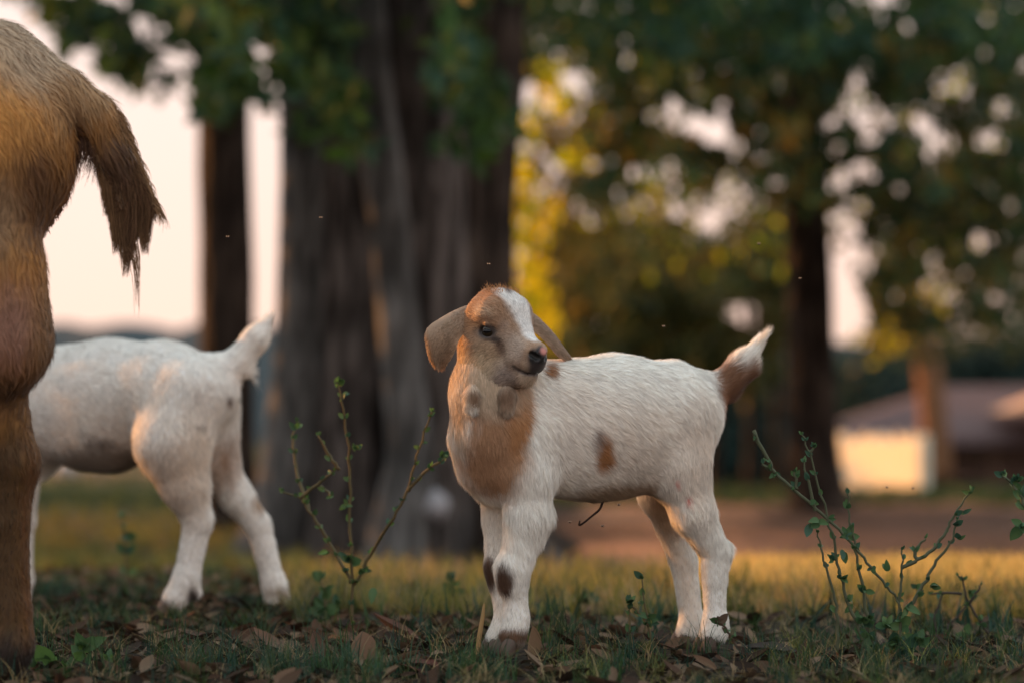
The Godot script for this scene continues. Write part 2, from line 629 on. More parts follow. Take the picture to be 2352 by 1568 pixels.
func make_kid() -> void:
	gd = 3.2
	gk = Q * gd
	var lat := Vector3(0.57, 0, 0.82)
	var back := Vector3(0.75, -0.55, -0.35)
	var down := Vector3(0.12, -1, 0)
	var bones := []
	# trunk of the body
	bones.append(bone(gp(1215, 985, 75), gp(1310, 985, 15), 140, 150, 40, 15, back, lat, 1.45))
	bones.append(bone(gp(1310, 985, 15), gp(1420, 972, -55), 150, 152, 40, 17, back, lat, 1.32))
	bones.append(bone(gp(1420, 970, -55), gp(1545, 940, -135), 150, 108, 40, 17, back, lat, 1.28))
	bones.append(bone(gp(1545, 935, -135), gp(1582, 935, -155), 105, 74, 30, 13, Vector3(0.7, -0.8, -0.3), lat, 1.0))
	bones.append(bone(gp(1350, 1075, -10), gp(1440, 1085, -70), 62, 50, 40, 13, back))
	# chest, shoulder and neck
	bones.append(bone(gp(1130, 1010, 95), gp(1135, 1050, 85), 90, 86, 40, 14, Vector3(0.1, -1, 0.1)))
	bones.append(bone(gp(1125, 1075, 95), gp(1135, 1105, 85), 66, 54, 30, 15, Vector3(0.15, -1, 0.1)))
	bones.append(bone(gp(1130, 990, 95), gp(1124, 900, 105), 90, 78, 40, 13, Vector3(0.05, -1, 0.15)))
	bones.append(bone(gp(1124, 900, 105), gp(1124, 800, 120), 78, 62, 40, 11, Vector3(0.0, -1, 0.15)))
	bones.append(bone(gp(1215, 900, 60), gp(1140, 900, 90), 64, 80, 50, 12, Vector3(0.5, -0.8, 0)))
	bones.append(bone(gp(1212, 1000, 115), gp(1208, 1085, 125), 62, 62, 36, 13, Vector3(0.1, -1, 0)))
	# near fore leg
	bones.append(bone(gp(1208, 1085, 128), gp(1212, 1180, 130), 60, 52, 26, 17, Vector3(0.2, -1, 0.1)))
	bones.append(bone(gp(1212, 1180, 130), gp(1182, 1310, 145), 50, 34, 20, 18, Vector3(0.3, -1, 0)))
	bones.append(bone(gp(1228, 1185, 128), gp(1226, 1226, 132), 36, 22, 26, 19, Vector3(0.45, -1, 0)))
	bones.append(bone(gp(1668, 1262, -108), gp(1672, 1280, -108), 16, 10, 14, 16, Vector3(0.5, -1, 0)))
	bones.append(bone(gp(1168, 1305, 152), gp(1172, 1340, 152), 34, 32, 18, 8, down))
	bones.append(bone(gp(1180, 1310, 145), gp(1186, 1420, 145), 32, 26, 16, 7, down))
	bones.append(bone(gp(1185, 1420, 145), gp(1178, 1462, 152), 28, 32, 16, 9, Vector3(-0.15, -1, 0.1)))
	# far fore leg
	bones.append(bone(gp(1150, 1100, 30), gp(1148, 1190, 10), 50, 40, 24, 12, down))
	bones.append(bone(gp(1148, 1190, 10), gp(1146, 1310, 20), 38, 31, 14, 10, down))
	bones.append(bone(gp(1142, 1300, 26), gp(1148, 1335, 26), 30, 28, 12, 8, down))
	bones.append(bone(gp(1148, 1310, 20), gp(1164, 1420, 30), 30, 26, 12, 9, down))
	bones.append(bone(gp(1164, 1420, 30), gp(1146, 1464, 42), 26, 29, 12, 10, Vector3(-0.2, -1, 0.1)))
	# near hind leg
	bones.append(bone(gp(1575, 960, -125), gp(1560, 1075, -100), 68, 66, 80, 14, Vector3(0.1, -1, 0), lat, 1.15))
	bones.append(bone(gp(1560, 1075, -98), gp(1594, 1172, -95), 66, 50, 50, 14, Vector3(0.25, -1, 0)))
	bones.append(bone(gp(1590, 1175, -90), gp(1642, 1262, -105), 50, 33, 20, 16, Vector3(0.4, -1, 0)))
	bones.append(bone(gp(1648, 1268, -108), gp(1644, 1330, -105), 30, 27, 14, 10, down))
	bones.append(bone(gp(1642, 1300, -105), gp(1644, 1425, -100), 29, 25, 14, 7, Vector3(0.05, -1, 0)))
	bones.append(bone(gp(1645, 1425, -100), gp(1638, 1458, -94), 28, 31, 14, 9, Vector3(-0.1, -1, 0.05)))
	bones.append(bone(gp(1660, 1440, -110), gp(1664, 1452, -110), 18, 15, 10, 9, down))
	# far hind leg
	bones.append(bone(gp(1560, 1030, -205), gp(1520, 1130, -225), 62, 54, 30, 12, Vector3(-0.1, -1, 0)))
	bones.append(bone(gp(1520, 1130, -225), gp(1572, 1290, -250), 50, 30, 22, 11, Vector3(0.3, -1, 0)))
	bones.append(bone(gp(1572, 1290, -250), gp(1590, 1425, -245), 31, 27, 14, 9, down))
	bones.append(bone(gp(1590, 1425, -245), gp(1582, 1452, -240), 27, 29, 14, 10, Vector3(-0.1, -1, 0)))
	# tail
	bones.append(bone(gp(1612, 895, -165), gp(1660, 890, -175), 42, 36, 24, 12, Vector3(0.75, 0.5, 0)))
	bones.append(bone(gp(1660, 890, -175), gp(1705, 845, -180), 40, 34, 16, 20, Vector3(0.7, 0.62, 0)))
	bones.append(bone(gp(1705, 845, -180), gp(1748, 785, -185), 33, 11, 14, 22, Vector3(0.6, 0.8, 0)))
	# navel fold
	bones.append(bone(gp(1365, 1128, -15), gp(1430, 1122, -45), 22, 16, 22, 11, back))
	var body := body_mesh(bones, 0.0052)

	# head
	var yaw := deg_to_rad(45)
	var dip := deg_to_rad(18)
	var fr := [Vector3(sin(yaw) * cos(dip), -sin(dip), cos(yaw) * cos(dip)), Vector3(cos(yaw), 0, -sin(yaw)), Vector3(sin(yaw) * sin(dip), cos(dip), cos(yaw) * sin(dip))]
	var o := gp(1157, 755, 150)
	var up_back: Vector3 = -fr[0] * 0.9 + fr[2] * 0.3
	var down_back: Vector3 = -fr[0] * 0.8 - fr[2] * 0.6
	var head := []
	for s in [-1.0, 1.0]:
		head.append(bone(hp(o, fr, -34, 18 * s, 16), hp(o, fr, -8, 24 * s, 30), 53, 45, 26, 8, up_back + fr[1] * s * 0.25))
		head.append(bone(hp(o, fr, -22, 36 * s, -34), hp(o, fr, 12, 26 * s, -40), 36, 32, 24, 7, down_back + fr[1] * s * 0.2))
		head.append(bone(hp(o, fr, -14, 50 * s, 20), hp(o, fr, 20, 46 * s, 18), 17, 13, 16, 5, up_back))
		head.append(bone(hp(o, fr, 2, 50 * s, -22), hp(o, fr, 24, 42 * s, -20), 15, 12, 14, 4.5, down_back))
		head.append(bone(hp(o, fr, 78, 16 * s, -50), hp(o, fr, 108, 10 * s, -48), 25, 22, 12, 4, down_back))
		head.append(bone(hp(o, fr, 110, 11 * s, -22), hp(o, fr, 119, 8 * s, -27), 18, 16, 9, 1.0, up_back))
	head.append(bone(hp(o, fr, 4, 0, 26), hp(o, fr, 30, 0, 4), 46, 42, 24, 6, up_back))
	head.append(bone(hp(o, fr, 22, 0, -12), hp(o, fr, 100, 0, -28), 46, 31, 20, 5, up_back))
	head.append(bone(hp(o, fr, 30, 0, -44), hp(o, fr, 92, 0, -46), 38, 26, 18, 4.5, down_back))
	head.append(bone(hp(o, fr, -30, 0, -74), hp(o, fr, 36, 0, -86), 44, 40, 24, 8, down_back))
	head.append(bone(hp(o, fr, 36, 0, -86), hp(o, fr, 96, 0, -80), 40, 27, 16, 6.5, down_back))
	head.append(bone(hp(o, fr, -46, -6, -40), gp(1124, 880, 118), 58, 68, 40, 11, Vector3(0, -1, 0)))
	head.append(bone(hp(o, fr, -56, 0, 46), hp(o, fr, -24, 0, 58), 27, 24, 26, 10, up_back + Vector3(0, 0.9, 0)))
	for s in [-1.0, 1.0]:
		head.append(bone(hp(o, fr, 6, 62 * s, -3), hp(o, fr, 13, 62 * s, -5), 15, 13, 4, 0, Vector3.UP, Vector3.ZERO, 1.0, true))
		head.append(bone(hp(o, fr, -13, 58 * s, 4), hp(o, fr, 8, 61 * s, 11), 5.5, 7, 5, 3, up_back))
		head.append(bone(hp(o, fr, 8, 61 * s, 11), hp(o, fr, 28, 51 * s, -3), 7, 5, 5, 3, up_back))
		head.append(bone(hp(o, fr, -11, 59 * s, -12), hp(o, fr, 12, 59 * s, -20), 4.5, 5, 5, 2, down_back))
		head.append(bone(hp(o, fr, 12, 59 * s, -20), hp(o, fr, 30, 50 * s, -10), 5, 5, 5, 2, down_back))
		head.append(bone(hp(o, fr, 133, 13 * s, -27), hp(o, fr, 122, 25 * s, -21), 6.5, 5, 4, 0, Vector3.UP, Vector3.ZERO, 1.0, true))
		head.append(bone(hp(o, fr, 96, 36 * s, -63), hp(o, fr, 108, 27 * s, -67), 1.2, 2.4, 6, 0, Vector3.UP, Vector3.ZERO, 1.0, true))
		head.append(bone(hp(o, fr, 106, 28 * s, -66), hp(o, fr, 125, 6 * s, -68), 2.6, 3, 5, 0, Vector3.UP, Vector3.ZERO, 1.0, true))
	var skull := body_mesh(head, 0.0024)
	# wattles hanging at the throat
	var wattles := body_mesh([bone(gp(1090, 880, 168), gp(1085, 910, 186), 15, 19, 8, 9, down), bone(gp(1085, 910, 186), gp(1082, 934, 192), 19, 18, 8, 10, down),
			bone(gp(1163, 882, 172), gp(1164, 910, 190), 15, 20, 8, 9, down), bone(gp(1164, 910, 190), gp(1163, 936, 196), 20, 18, 8, 10, down)], 0.003)
	# ears
	var ears := ear_mesh([
		[gp(1092, 696, 120), gp(1100, 752, 150)], [gp(1066, 703, 128), gp(1074, 760, 160)], [gp(1036, 716, 140), gp(1056, 778, 174)], [gp(1008, 732, 150), gp(1048, 797, 178)],
		[gp(985, 748, 158), gp(1041, 815, 174)], [gp(975, 768, 164), gp(1031, 830, 168)], [gp(978, 795, 166), gp(1022, 840, 162)], [gp(984, 822, 164), gp(1020, 845, 158)], [gp(996, 841, 160), gp(1014, 849, 158)]], 9, 7, 4.5)
	join(ears, ear_mesh([
		[gp(1206, 712, 60), gp(1214, 754, 110)], [gp(1228, 722, 52), gp(1236, 770, 104)], [gp(1252, 744, 40), gp(1258, 792, 92)], [gp(1276, 772, 30), gp(1276, 812, 78)],
		[gp(1292, 796, 26), gp(1290, 824, 62)], [gp(1303, 814, 26), gp(1300, 830, 48)], [gp(1308, 827, 28), gp(1305, 832, 38)]], 6, 7, 6.0))

	var head_tan := Color(0.37, 0.235, 0.15)
	var grey := Color(0.33, 0.27, 0.235)
	var blaze := Color(0.76, 0.73, 0.70)
	var black := Color(0.022, 0.02, 0.022)
	var patches := [
		# cream and rosy tones in the white
		[Vector3(1430, 1010, 40), Vector3(150, 100, 120), Color(0.82, 0.74, 0.65), 0.7],
		[Vector3(1300, 960, 90), Vector3(80, 110, 80), Color(0.84, 0.765, 0.68), 0.8],
		[Vector3(1600, 1060, -60), Vector3(60, 120, 70), Color(0.80, 0.70, 0.60), 0.8],
		# belly
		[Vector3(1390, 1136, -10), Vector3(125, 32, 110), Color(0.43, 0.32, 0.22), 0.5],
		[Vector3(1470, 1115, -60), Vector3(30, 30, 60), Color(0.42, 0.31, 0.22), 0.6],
		# chest and throat
		[Vector3(1145, 985, 170), Vector3(64, 125, 70), Color(0.40, 0.22, 0.12), 0.3],
		[Vector3(1130, 1060, 165), Vector3(80, 75, 70), Color(0.45, 0.26, 0.15), 0.45],
		[Vector3(1185, 930, 160), Vector3(32, 110, 80), Color(0.45, 0.22, 0.095), 0.35],
		[Vector3(1055, 960, 120), Vector3(22, 70, 80), Color(0.52, 0.38, 0.26), 0.6],
		[Vector3(1130, 900, 190), Vector3(70, 50, 50), Color(0.55, 0.42, 0.31), 0.6],
		[Vector3(1115, 865, 140), Vector3(95, 62, 130), Color(0.62, 0.48, 0.345), 0.6],
		# collar spot behind the muzzle, spot on the flank
		[Vector3(1256, 850, 85), Vector3(16, 16, 50), Color(0.34, 0.15, 0.06), 0.3],
		[Vector3(1378, 1034, 75), Vector3(24, 46, 70), Color(0.40, 0.185, 0.075), 0.3],
		[Vector3(1362, 1005, 82), Vector3(18, 26, 60), Color(0.30, 0.22, 0.18), 0.5],
		# knees, hoof bands
		[Vector3(1156, 1328, 190), Vector3(22, 38, 45), Color(0.10, 0.055, 0.035), 0.3],
		[Vector3(1124, 1312, 40), Vector3(20, 40, 50), Color(0.11, 0.06, 0.038), 0.3],
		[Vector3(1178, 1460, 160), Vector3(60, 19, 60), Color(0.16, 0.085, 0.05), 0.35, 0.8],
		[Vector3(1176, 1490, 160), Vector3(70, 14, 70), Color(0.50, 0.42, 0.35), 0.4, 0.5],
		[Vector3(1140, 1490, 50), Vector3(50, 20, 50), Color(0.22, 0.15, 0.11), 0.35],
		[Vector3(1638, 1490, -94), Vector3(60, 24, 60), Color(0.15, 0.10, 0.08), 0.35, 0.35],
		[Vector3(1582, 1480, -240), Vector3(60, 22, 60), Color(0.17, 0.115, 0.09), 0.35, 0.35],
		[Vector3(1525, 1160, -190), Vector3(36, 80, 60), Color(0.50, 0.37, 0.26), 0.6],
		# tail
		[Vector3(1672, 888, -175), Vector3(48, 58, 80), Color(0.20, 0.10, 0.055), 0.3],
		[Vector3(1655, 925, -170), Vector3(16, 42, 60), Color(0.34, 0.15, 0.07), 0.3],
		[Vector3(1712, 868, -180), Vector3(22, 36, 60), Color(0.24, 0.12, 0.065), 0.4],
		# scratches on the thigh
		[Vector3(1555, 1103, -20), Vector3(3, 8, 40), Color(0.62, 0.2, 0.16), 0.4],
		[Vector3(1580, 1146, -40), Vector3(4, 9, 40), Color(0.65, 0.2, 0.16), 0.4],
	]
	# wattles
	var wattle_patches := []
	wattle_patches.append([Vector3(1087, 914, 206), Vector3(11, 18, 26), Color(0.26, 0.16, 0.10), 0.6])
	wattle_patches.append([Vector3(1081, 948, 190), Vector3(26, 18, 40), Color(0.82, 0.78, 0.72), 0.4])
	wattle_patches.append([Vector3(1160, 914, 212), Vector3(22, 36, 30), Color(0.27, 0.17, 0.11), 0.6])
	wattle_patches.append([Vector3(1168, 950, 195), Vector3(24, 12, 40), Color(0.55, 0.45, 0.36), 0.5])
	# head: tan all over, then its markings in the head's own axes
	var hq := func(f: float, s: float, u: float) -> Vector3: return sheet(hp(o, fr, f, s, u))
	var body_patches := patches.duplicate()
	patches.append([hq.call(30, 0, -10), Vector3(150, 112, 130), head_tan, 0.22])
	patches.append([hq.call(-30, 0, 80), Vector3(90, 40, 90), Color(0.34, 0.165, 0.075), 0.5])
	patches.append([hq.call(-20, -60, 25), Vector3(44, 40, 50), Color(0.36, 0.19, 0.095), 0.5])
	patches.append([hq.call(50, -40, -40), Vector3(54, 46, 60), Color(0.40, 0.30, 0.225), 0.6])
	patches.append([hq.call(78, -40, -20), Vector3(30, 30, 40), Color(0.42, 0.33, 0.265), 0.7])
	patches.append([hq.call(-6, -66, 34), Vector3(26, 20, 30), Color(0.44, 0.32, 0.22), 0.6])
	patches.append([hq.call(20, -56, -46), Vector3(40, 26, 40), Color(0.46, 0.33, 0.22), 0.7])
	patches.append([hq.call(60, -10, -90), Vector3(50, 30, 60), grey, 0.6])
	patches.append([hq.call(-20, -50, -92), Vector3(60, 34, 70), Color(0.60, 0.47, 0.32), 0.6])  # warm sunlight under the jaw put into the cream
	for k in 7:
		var t := k / 6.0
		patches.append([hq.call(lerpf(2, 92, t), 4.0, lerpf(84, 4, t)), Vector3(lerpf(36, 17, t), 26, lerpf(44, 22, t)), blaze, 0.42])
	patches.append([hq.call(44, -46, -22), Vector3(9, 14, 16), Color(0.15, 0.10, 0.075), 0.7])
	patches.append([hq.call(54, -44, -34), Vector3(9, 14, 16), Color(0.19, 0.13, 0.095), 0.7])
	patches.append([hq.call(2, -60, 22), Vector3(30, 8, 24), Color(0.22, 0.13, 0.08), 0.7])
	patches.append([hq.call(28, -30, 14), Vector3(16, 15, 22), Color(0.26, 0.2, 0.17), 0.6])
	patches.append([hq.call(-14, 3, 96), Vector3(9, 26, 24), Color(0.14, 0.075, 0.05), 0.5])
	# eye rims, muzzle, mouth
	for s in [-1.0, 1.0]:
		patches.append([hq.call(9, 56 * s, -5), Vector3(28, 19, 30), Color(0.055, 0.045, 0.042), 0.35, 0.25])
		patches.append([hq.call(30, 50 * s, -16), Vector3(16, 9, 16), Color(0.07, 0.055, 0.05), 0.5, 0.4])
		for q in [[93, 38, -60, 6, 3.0], [96, 35, -63, 7, 3.2], [101, 32, -65, 7, 3.5], [106, 28, -66.5, 8, 4.2], [111, 24, -67.5, 8, 4.8], [116, 19, -68.5, 9, 5.5], [122, 10, -68, 10, 6.5]]:
			patches.append([hq.call(q[0], q[1] * s, q[2]), Vector3(q[3], q[4], 11), Color(0.075, 0.06, 0.055), 0.7, 0.3])
	patches.append([hq.call(112, 0, -46), Vector3(30, 26, 34), Color(0.13, 0.11, 0.105), 0.6, 0.45])
	patches.append([hq.call(124, -2, -26), Vector3(31, 24, 32), black, 0.2, 0.0])
	patches.append([hq.call(126, -2, -54), Vector3(20, 16, 26), Color(0.05, 0.042, 0.042), 0.4, 0.1])
	patches.append([hq.call(132, 4, -12), Vector3(9, 9, 14), Color(0.50, 0.19, 0.16), 0.5, 0.0])
	painted(body, WHITE, body_patches)
	painted(skull, Color(0.64, 0.51, 0.37), patches)
	join(body, skull)
	painted(wattles, Color(0.60, 0.48, 0.37), wattle_patches)
	join(body, wattles)
	var first_ear: int = body.v.size()
	painted(ears, TAN, [])
	join(body, ears)
	# ears take the tan of the head, backlit rim put into colour
	for k in range(first_ear, body.v.size()):
		var g := 0.92 + 0.25 * fine.get_noise_3d(body.v[k].x * 7000.0, body.v[k].y * 3000.0, body.v[k].z * 7000.0)
		if (k - first_ear) % 7 == 0 or (k - first_ear) % 7 == 6:
			g *= 1.45
		body.c[k] = Color(0.30 * g, 0.195 * g, 0.125 * g)

	var goat := thing("kid_goat", "white kid goat with tan head and brown chest looking back over its shoulder", "goat")
	var skin := mat(Color.WHITE, 0.5, true, 0.0, 0.4)
	put("body", committed(body.v, body.n, body.i, body.c), skin, goat)
	var fur := put("fur", fur_mesh(body, 720000.0, 0.00062, 0.15, 0.13, 0.26), goat_fur(), goat)
	fur.set_meta("kind", "stuff")
	# eyes
	var eye := mat(lin(0.006, 0.006, 0.008), 0.12, false, 0.0, 0.42)
	var iris := mat(lin(0.03, 0.021, 0.012), 0.14, false, 0.0, 0.42)
	for s in [-1.0, 1.0]:
		var ball := SphereMesh.new()
		ball.radius = 17.5 * gk
		ball.height = 35.0 * gk
		ball.radial_segments = 32
		ball.rings = 16
		var e := put("eye", ball, iris, goat)
		e.position = hp(o, fr, 8, 51 * s, -4)
		var pupil := SphereMesh.new()
		pupil.radius = 13.0 * gk
		pupil.height = 13.0 * gk
		var pu := put("pupil", pupil, eye, e)
		pu.position = (fr[1] * s * 0.9 + fr[0] * 0.3).normalized() * 7.5 * gk
	# hooves
	var horn := mat(lin(0.10, 0.07, 0.055), 0.5)
	var toe := Vector3(-0.82, 0, 0.57)
	hoof(goat, gp(1174, 1506, 158), toe, 42 * gk, horn)
	hoof(goat, gp(1140, 1503, 48), toe, 38 * gk, horn)
	hoof(goat, gp(1634, 1498, -92), toe, 42 * gk, horn)
	hoof(goat, gp(1578, 1488, -240), toe, 40 * gk, horn)
	# dried cord under the belly
	var cord := curve([gp(1386, 1150, -10), gp(1378, 1170, -8), gp(1362, 1184, -4), gp(1340, 1202, 0), gp(1331, 1206, 0), gp(1333, 1196, 2)], 4)
	put("navel_cord", tube(cord, spread([3.2, 3.0, 2.6, 2.4, 2.8, 1.4].map(func(q): return q * gk), cord.size()), 7, [], 0.0), mat(lin(0.03, 0.02, 0.018), 0.8), goat)
	# long hairs of the poll and the tail tip
	var roots := PackedVector3Array()
	var tips := PackedVector3Array()
	var cols := PackedColorArray()
	for k in 220:
		var r: Vector3 = hp(o, fr, rng.randf_range(-60, -6), rng.randf_range(-40, 40), rng.randf_range(72, 86))
		roots.append(r)
		tips.append(r + (fr[2] * rng.randf_range(0.25, 0.8) + fr[0] * rng.randf_range(-1.0, 0.4) + fr[1] * rng.randf_range(-0.5, 0.5)) * rng.randf_range(0.005, 0.0105))
		cols.append(Color(0.34, 0.19, 0.09) * rng.randf_range(0.6, 1.3))
	for k in 420:
		var t := rng.randf()
		var r := gp(lerpf(1700, 1758, t) + rng.randf_range(-16, 16) * (1.2 - t), lerpf(850, 772, t) + rng.randf_range(-12, 16) * (1.2 - t), -182 + rng.randf_range(-14, 18))
		roots.append(r)
		tips.append(r + Vector3(rng.randf_range(0.25, 0.8), rng.randf_range(0.6, 1.1), rng.randf_range(-0.15, 0.15)).normalized() * rng.randf_range(0.010, 0.021))
		cols.append(Color(0.84, 0.78, 0.68) * rng.randf_range(0.85, 1.1))
	var crest := put("long_hair", strand_mesh(roots, tips, Vector3(0.0005, 0, 0), 0.0007, cols), goat_fur(), goat)
	crest.set_meta("kind", "stuff")

func make_second_kid() -> void:
	gd = 3.84
	gk = Q * gd
	var lat := Vector3(-0.5, 0, 0.86)
	var back := Vector3(0.7, -0.6, 0.25)
	var down := Vector3(0.0, -1, 0)
	var b := []
	b.append(bone(gp(110, 930, -210), gp(250, 928, -110), 140, 145, 40, 13, back, lat, 1.4))
	b.append(bone(gp(250, 928, -110), gp(380, 910, -30), 145, 122, 40, 13, back, lat, 1.3))
	b.append(bone(gp(380, 905, -30), gp(478, 900, 20), 118, 66, 36, 13, Vector3(0.6, -0.8, 0.3), lat, 1.05))
	b.append(bone(gp(190, 1020, -140), gp(260, 1035, -90), 54, 40, 40, 12, back))
	# near hind leg
	b.append(bone(gp(440, 900, 60), gp(394, 1020, 74), 76, 82, 60, 13, Vector3(0.05, -1, 0.1)))
	b.append(bone(gp(394, 1020, 74), gp(422, 1110, 76), 79, 56, 40, 13, Vector3(0.2, -1, 0)))
	b.append(bone(gp(420, 1110, 78), gp(452, 1195, 70), 54, 34, 22, 12, Vector3(0.3, -1, 0)))
	b.append(bone(gp(452, 1195, 70), gp(425, 1330, 85), 32, 28, 16, 9, Vector3(-0.2, -1, 0)))
	b.append(bone(gp(425, 1330, 85), gp(402, 1372, 92), 29, 31, 16, 9, Vector3(-0.4, -1, 0)))
	b.append(bone(gp(440, 1350, 80), gp(448, 1362, 80), 18, 15, 10, 8, down))
	# far hind leg
	b.append(bone(gp(500, 940, -20), gp(492, 1060, -50), 50, 56, 26, 12, Vector3(0, -1, 0)))
	b.append(bone(gp(492, 1060, -50), gp(540, 1140, -60), 48, 39, 22, 11, Vector3(0.3, -1, 0)))
	b.append(bone(gp(540, 1140, -60), gp(590, 1205, -60), 37, 30, 18, 10, Vector3(0.4, -1, 0)))
	b.append(bone(gp(590, 1205, -60), gp(626, 1340, -50), 29, 26, 14, 9, Vector3(0.2, -1, 0)))
	b.append(bone(gp(626, 1340, -50), gp(634, 1376, -46), 28, 30, 14, 9, Vector3(0.1, -1, 0)))
	# tail, carried up
	b.append(bone(gp(480, 862, 20), gp(540, 835, 20), 44, 34, 24, 12, Vector3(0.7, 0.6, 0)))
	b.append(bone(gp(540, 835, 20), gp(585, 780, 18), 33, 30, 14, 14, Vector3(0.6, 0.75, 0)))
	b.append(bone(gp(585, 780, 18), gp(615, 732, 16), 28, 10, 14, 16, Vector3(0.5, 0.85, 0)))
	b.append(bone(gp(560, 850, 22), gp(575, 870, 22), 18, 6, 14, 22, Vector3(0.5, -0.8, 0)))
	# fore quarters, neck and head, mostly behind the mother
	b.append(bone(gp(30, 930, -280), gp(60, 1020, -270), 118, 96, 40, 12, down, lat, 1.2))
	for s in [0.0, 1.0]:
		var sx: float = 40.0 - 30.0 * s
		var sz: float = -210.0 - 120.0 * s
		b.append(bone(gp(sx, 1060, sz), gp(sx, 1190, sz), 52, 38, 24, 11, down))
		b.append(bone(gp(sx, 1190, sz), gp(sx + 4, 1330, sz), 34, 28, 14, 9, down))
		b.append(bone(gp(sx + 4, 1330, sz), gp(sx - 6, 1372, sz + 6), 29, 32, 14, 9, down))
	b.append(bone(gp(0, 880, -300), gp(-90, 730, -330), 90, 66, 40, 11, Vector3(0.3, -1, 0)))
	b.append(bone(gp(-95, 700, -335), gp(-130, 690, -350), 68, 58, 26, 7, Vector3(0.8, -0.3, 0)))
	b.append(bone(gp(-130, 705, -350), gp(-215, 760, -390), 52, 32, 24, 6, Vector3(0.8, 0.3, 0)))
	var m := body_mesh(b, 0.0066)
	for s in [-1.0, 1.0]:
		join(m, ear_mesh([[gp(-84, 668, -320 + 60 * s), gp(-70, 712, -320 + 66 * s)], [gp(-70, 690, -320 + 100 * s), gp(-40, 740, -320 + 104 * s)],
			[gp(-66, 760, -320 + 112 * s), gp(-28, 780, -320 + 112 * s)], [gp(-50, 818, -320 + 108 * s), gp(-36, 822, -320 + 108 * s)]], 8, 8, 6.0))
	painted(m, Color(0.86, 0.83, 0.78), [
		[Vector3(300, 960, 40), Vector3(180, 90, 90), Color(0.80, 0.755, 0.69), 0.7],
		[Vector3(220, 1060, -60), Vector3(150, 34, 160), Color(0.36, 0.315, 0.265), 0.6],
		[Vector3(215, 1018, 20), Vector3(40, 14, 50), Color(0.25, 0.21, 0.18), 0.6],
		[Vector3(430, 1060, 120), Vector3(80, 110, 60), Color(0.76, 0.655, 0.55), 0.7],
		[Vector3(500, 1050, -40), Vector3(48, 80, 60), Color(0.36, 0.215, 0.13), 0.5],
		[Vector3(524, 915, 60), Vector3(8, 13, 60), Color(0.16, 0.11, 0.09), 0.6],
		[Vector3(455, 910, 90), Vector3(7, 22, 40), Color(0.25, 0.18, 0.14), 0.6],
		[Vector3(455, 975, 110), Vector3(16, 8, 40), Color(0.22, 0.16, 0.12), 0.6],
		[Vector3(590, 1160, -40), Vector3(16, 22, 40), Color(0.40, 0.28, 0.19), 0.6],
		[Vector3(440, 1372, 90), Vector3(12, 22, 40), Color(0.08, 0.06, 0.05), 0.5],
		[Vector3(640, 1362, -30), Vector3(30, 12, 30), Color(0.34, 0.26, 0.2), 0.6],
	])
	var goat := thing("kid_goat", "white kid goat seen from behind, tail up and head hidden by its mother", "goat")
	put("body", committed(m.v, m.n, m.i, m.c), mat(Color.WHITE, 0.6, true), goat)
	var fur := put("fur", fur_mesh(m, 170000.0, 0.0013, 0.2), goat_fur(), goat)
	fur.set_meta("kind", "stuff")
	var horn := mat(lin(0.16, 0.12, 0.1), 0.55)
	var toe := Vector3(-0.86, 0, -0.5)
	hoof(goat, gp(396, 1414, 95), toe, 40 * gk, horn)
	hoof(goat, gp(638, 1416, -45), Vector3(-0.4, 0, 0.8).normalized(), 40 * gk, horn)
	hoof(goat, gp(36, 1385, -205), toe, 28 * gk, horn)
	hoof(goat, gp(6, 1366, -325), toe, 28 * gk, horn)

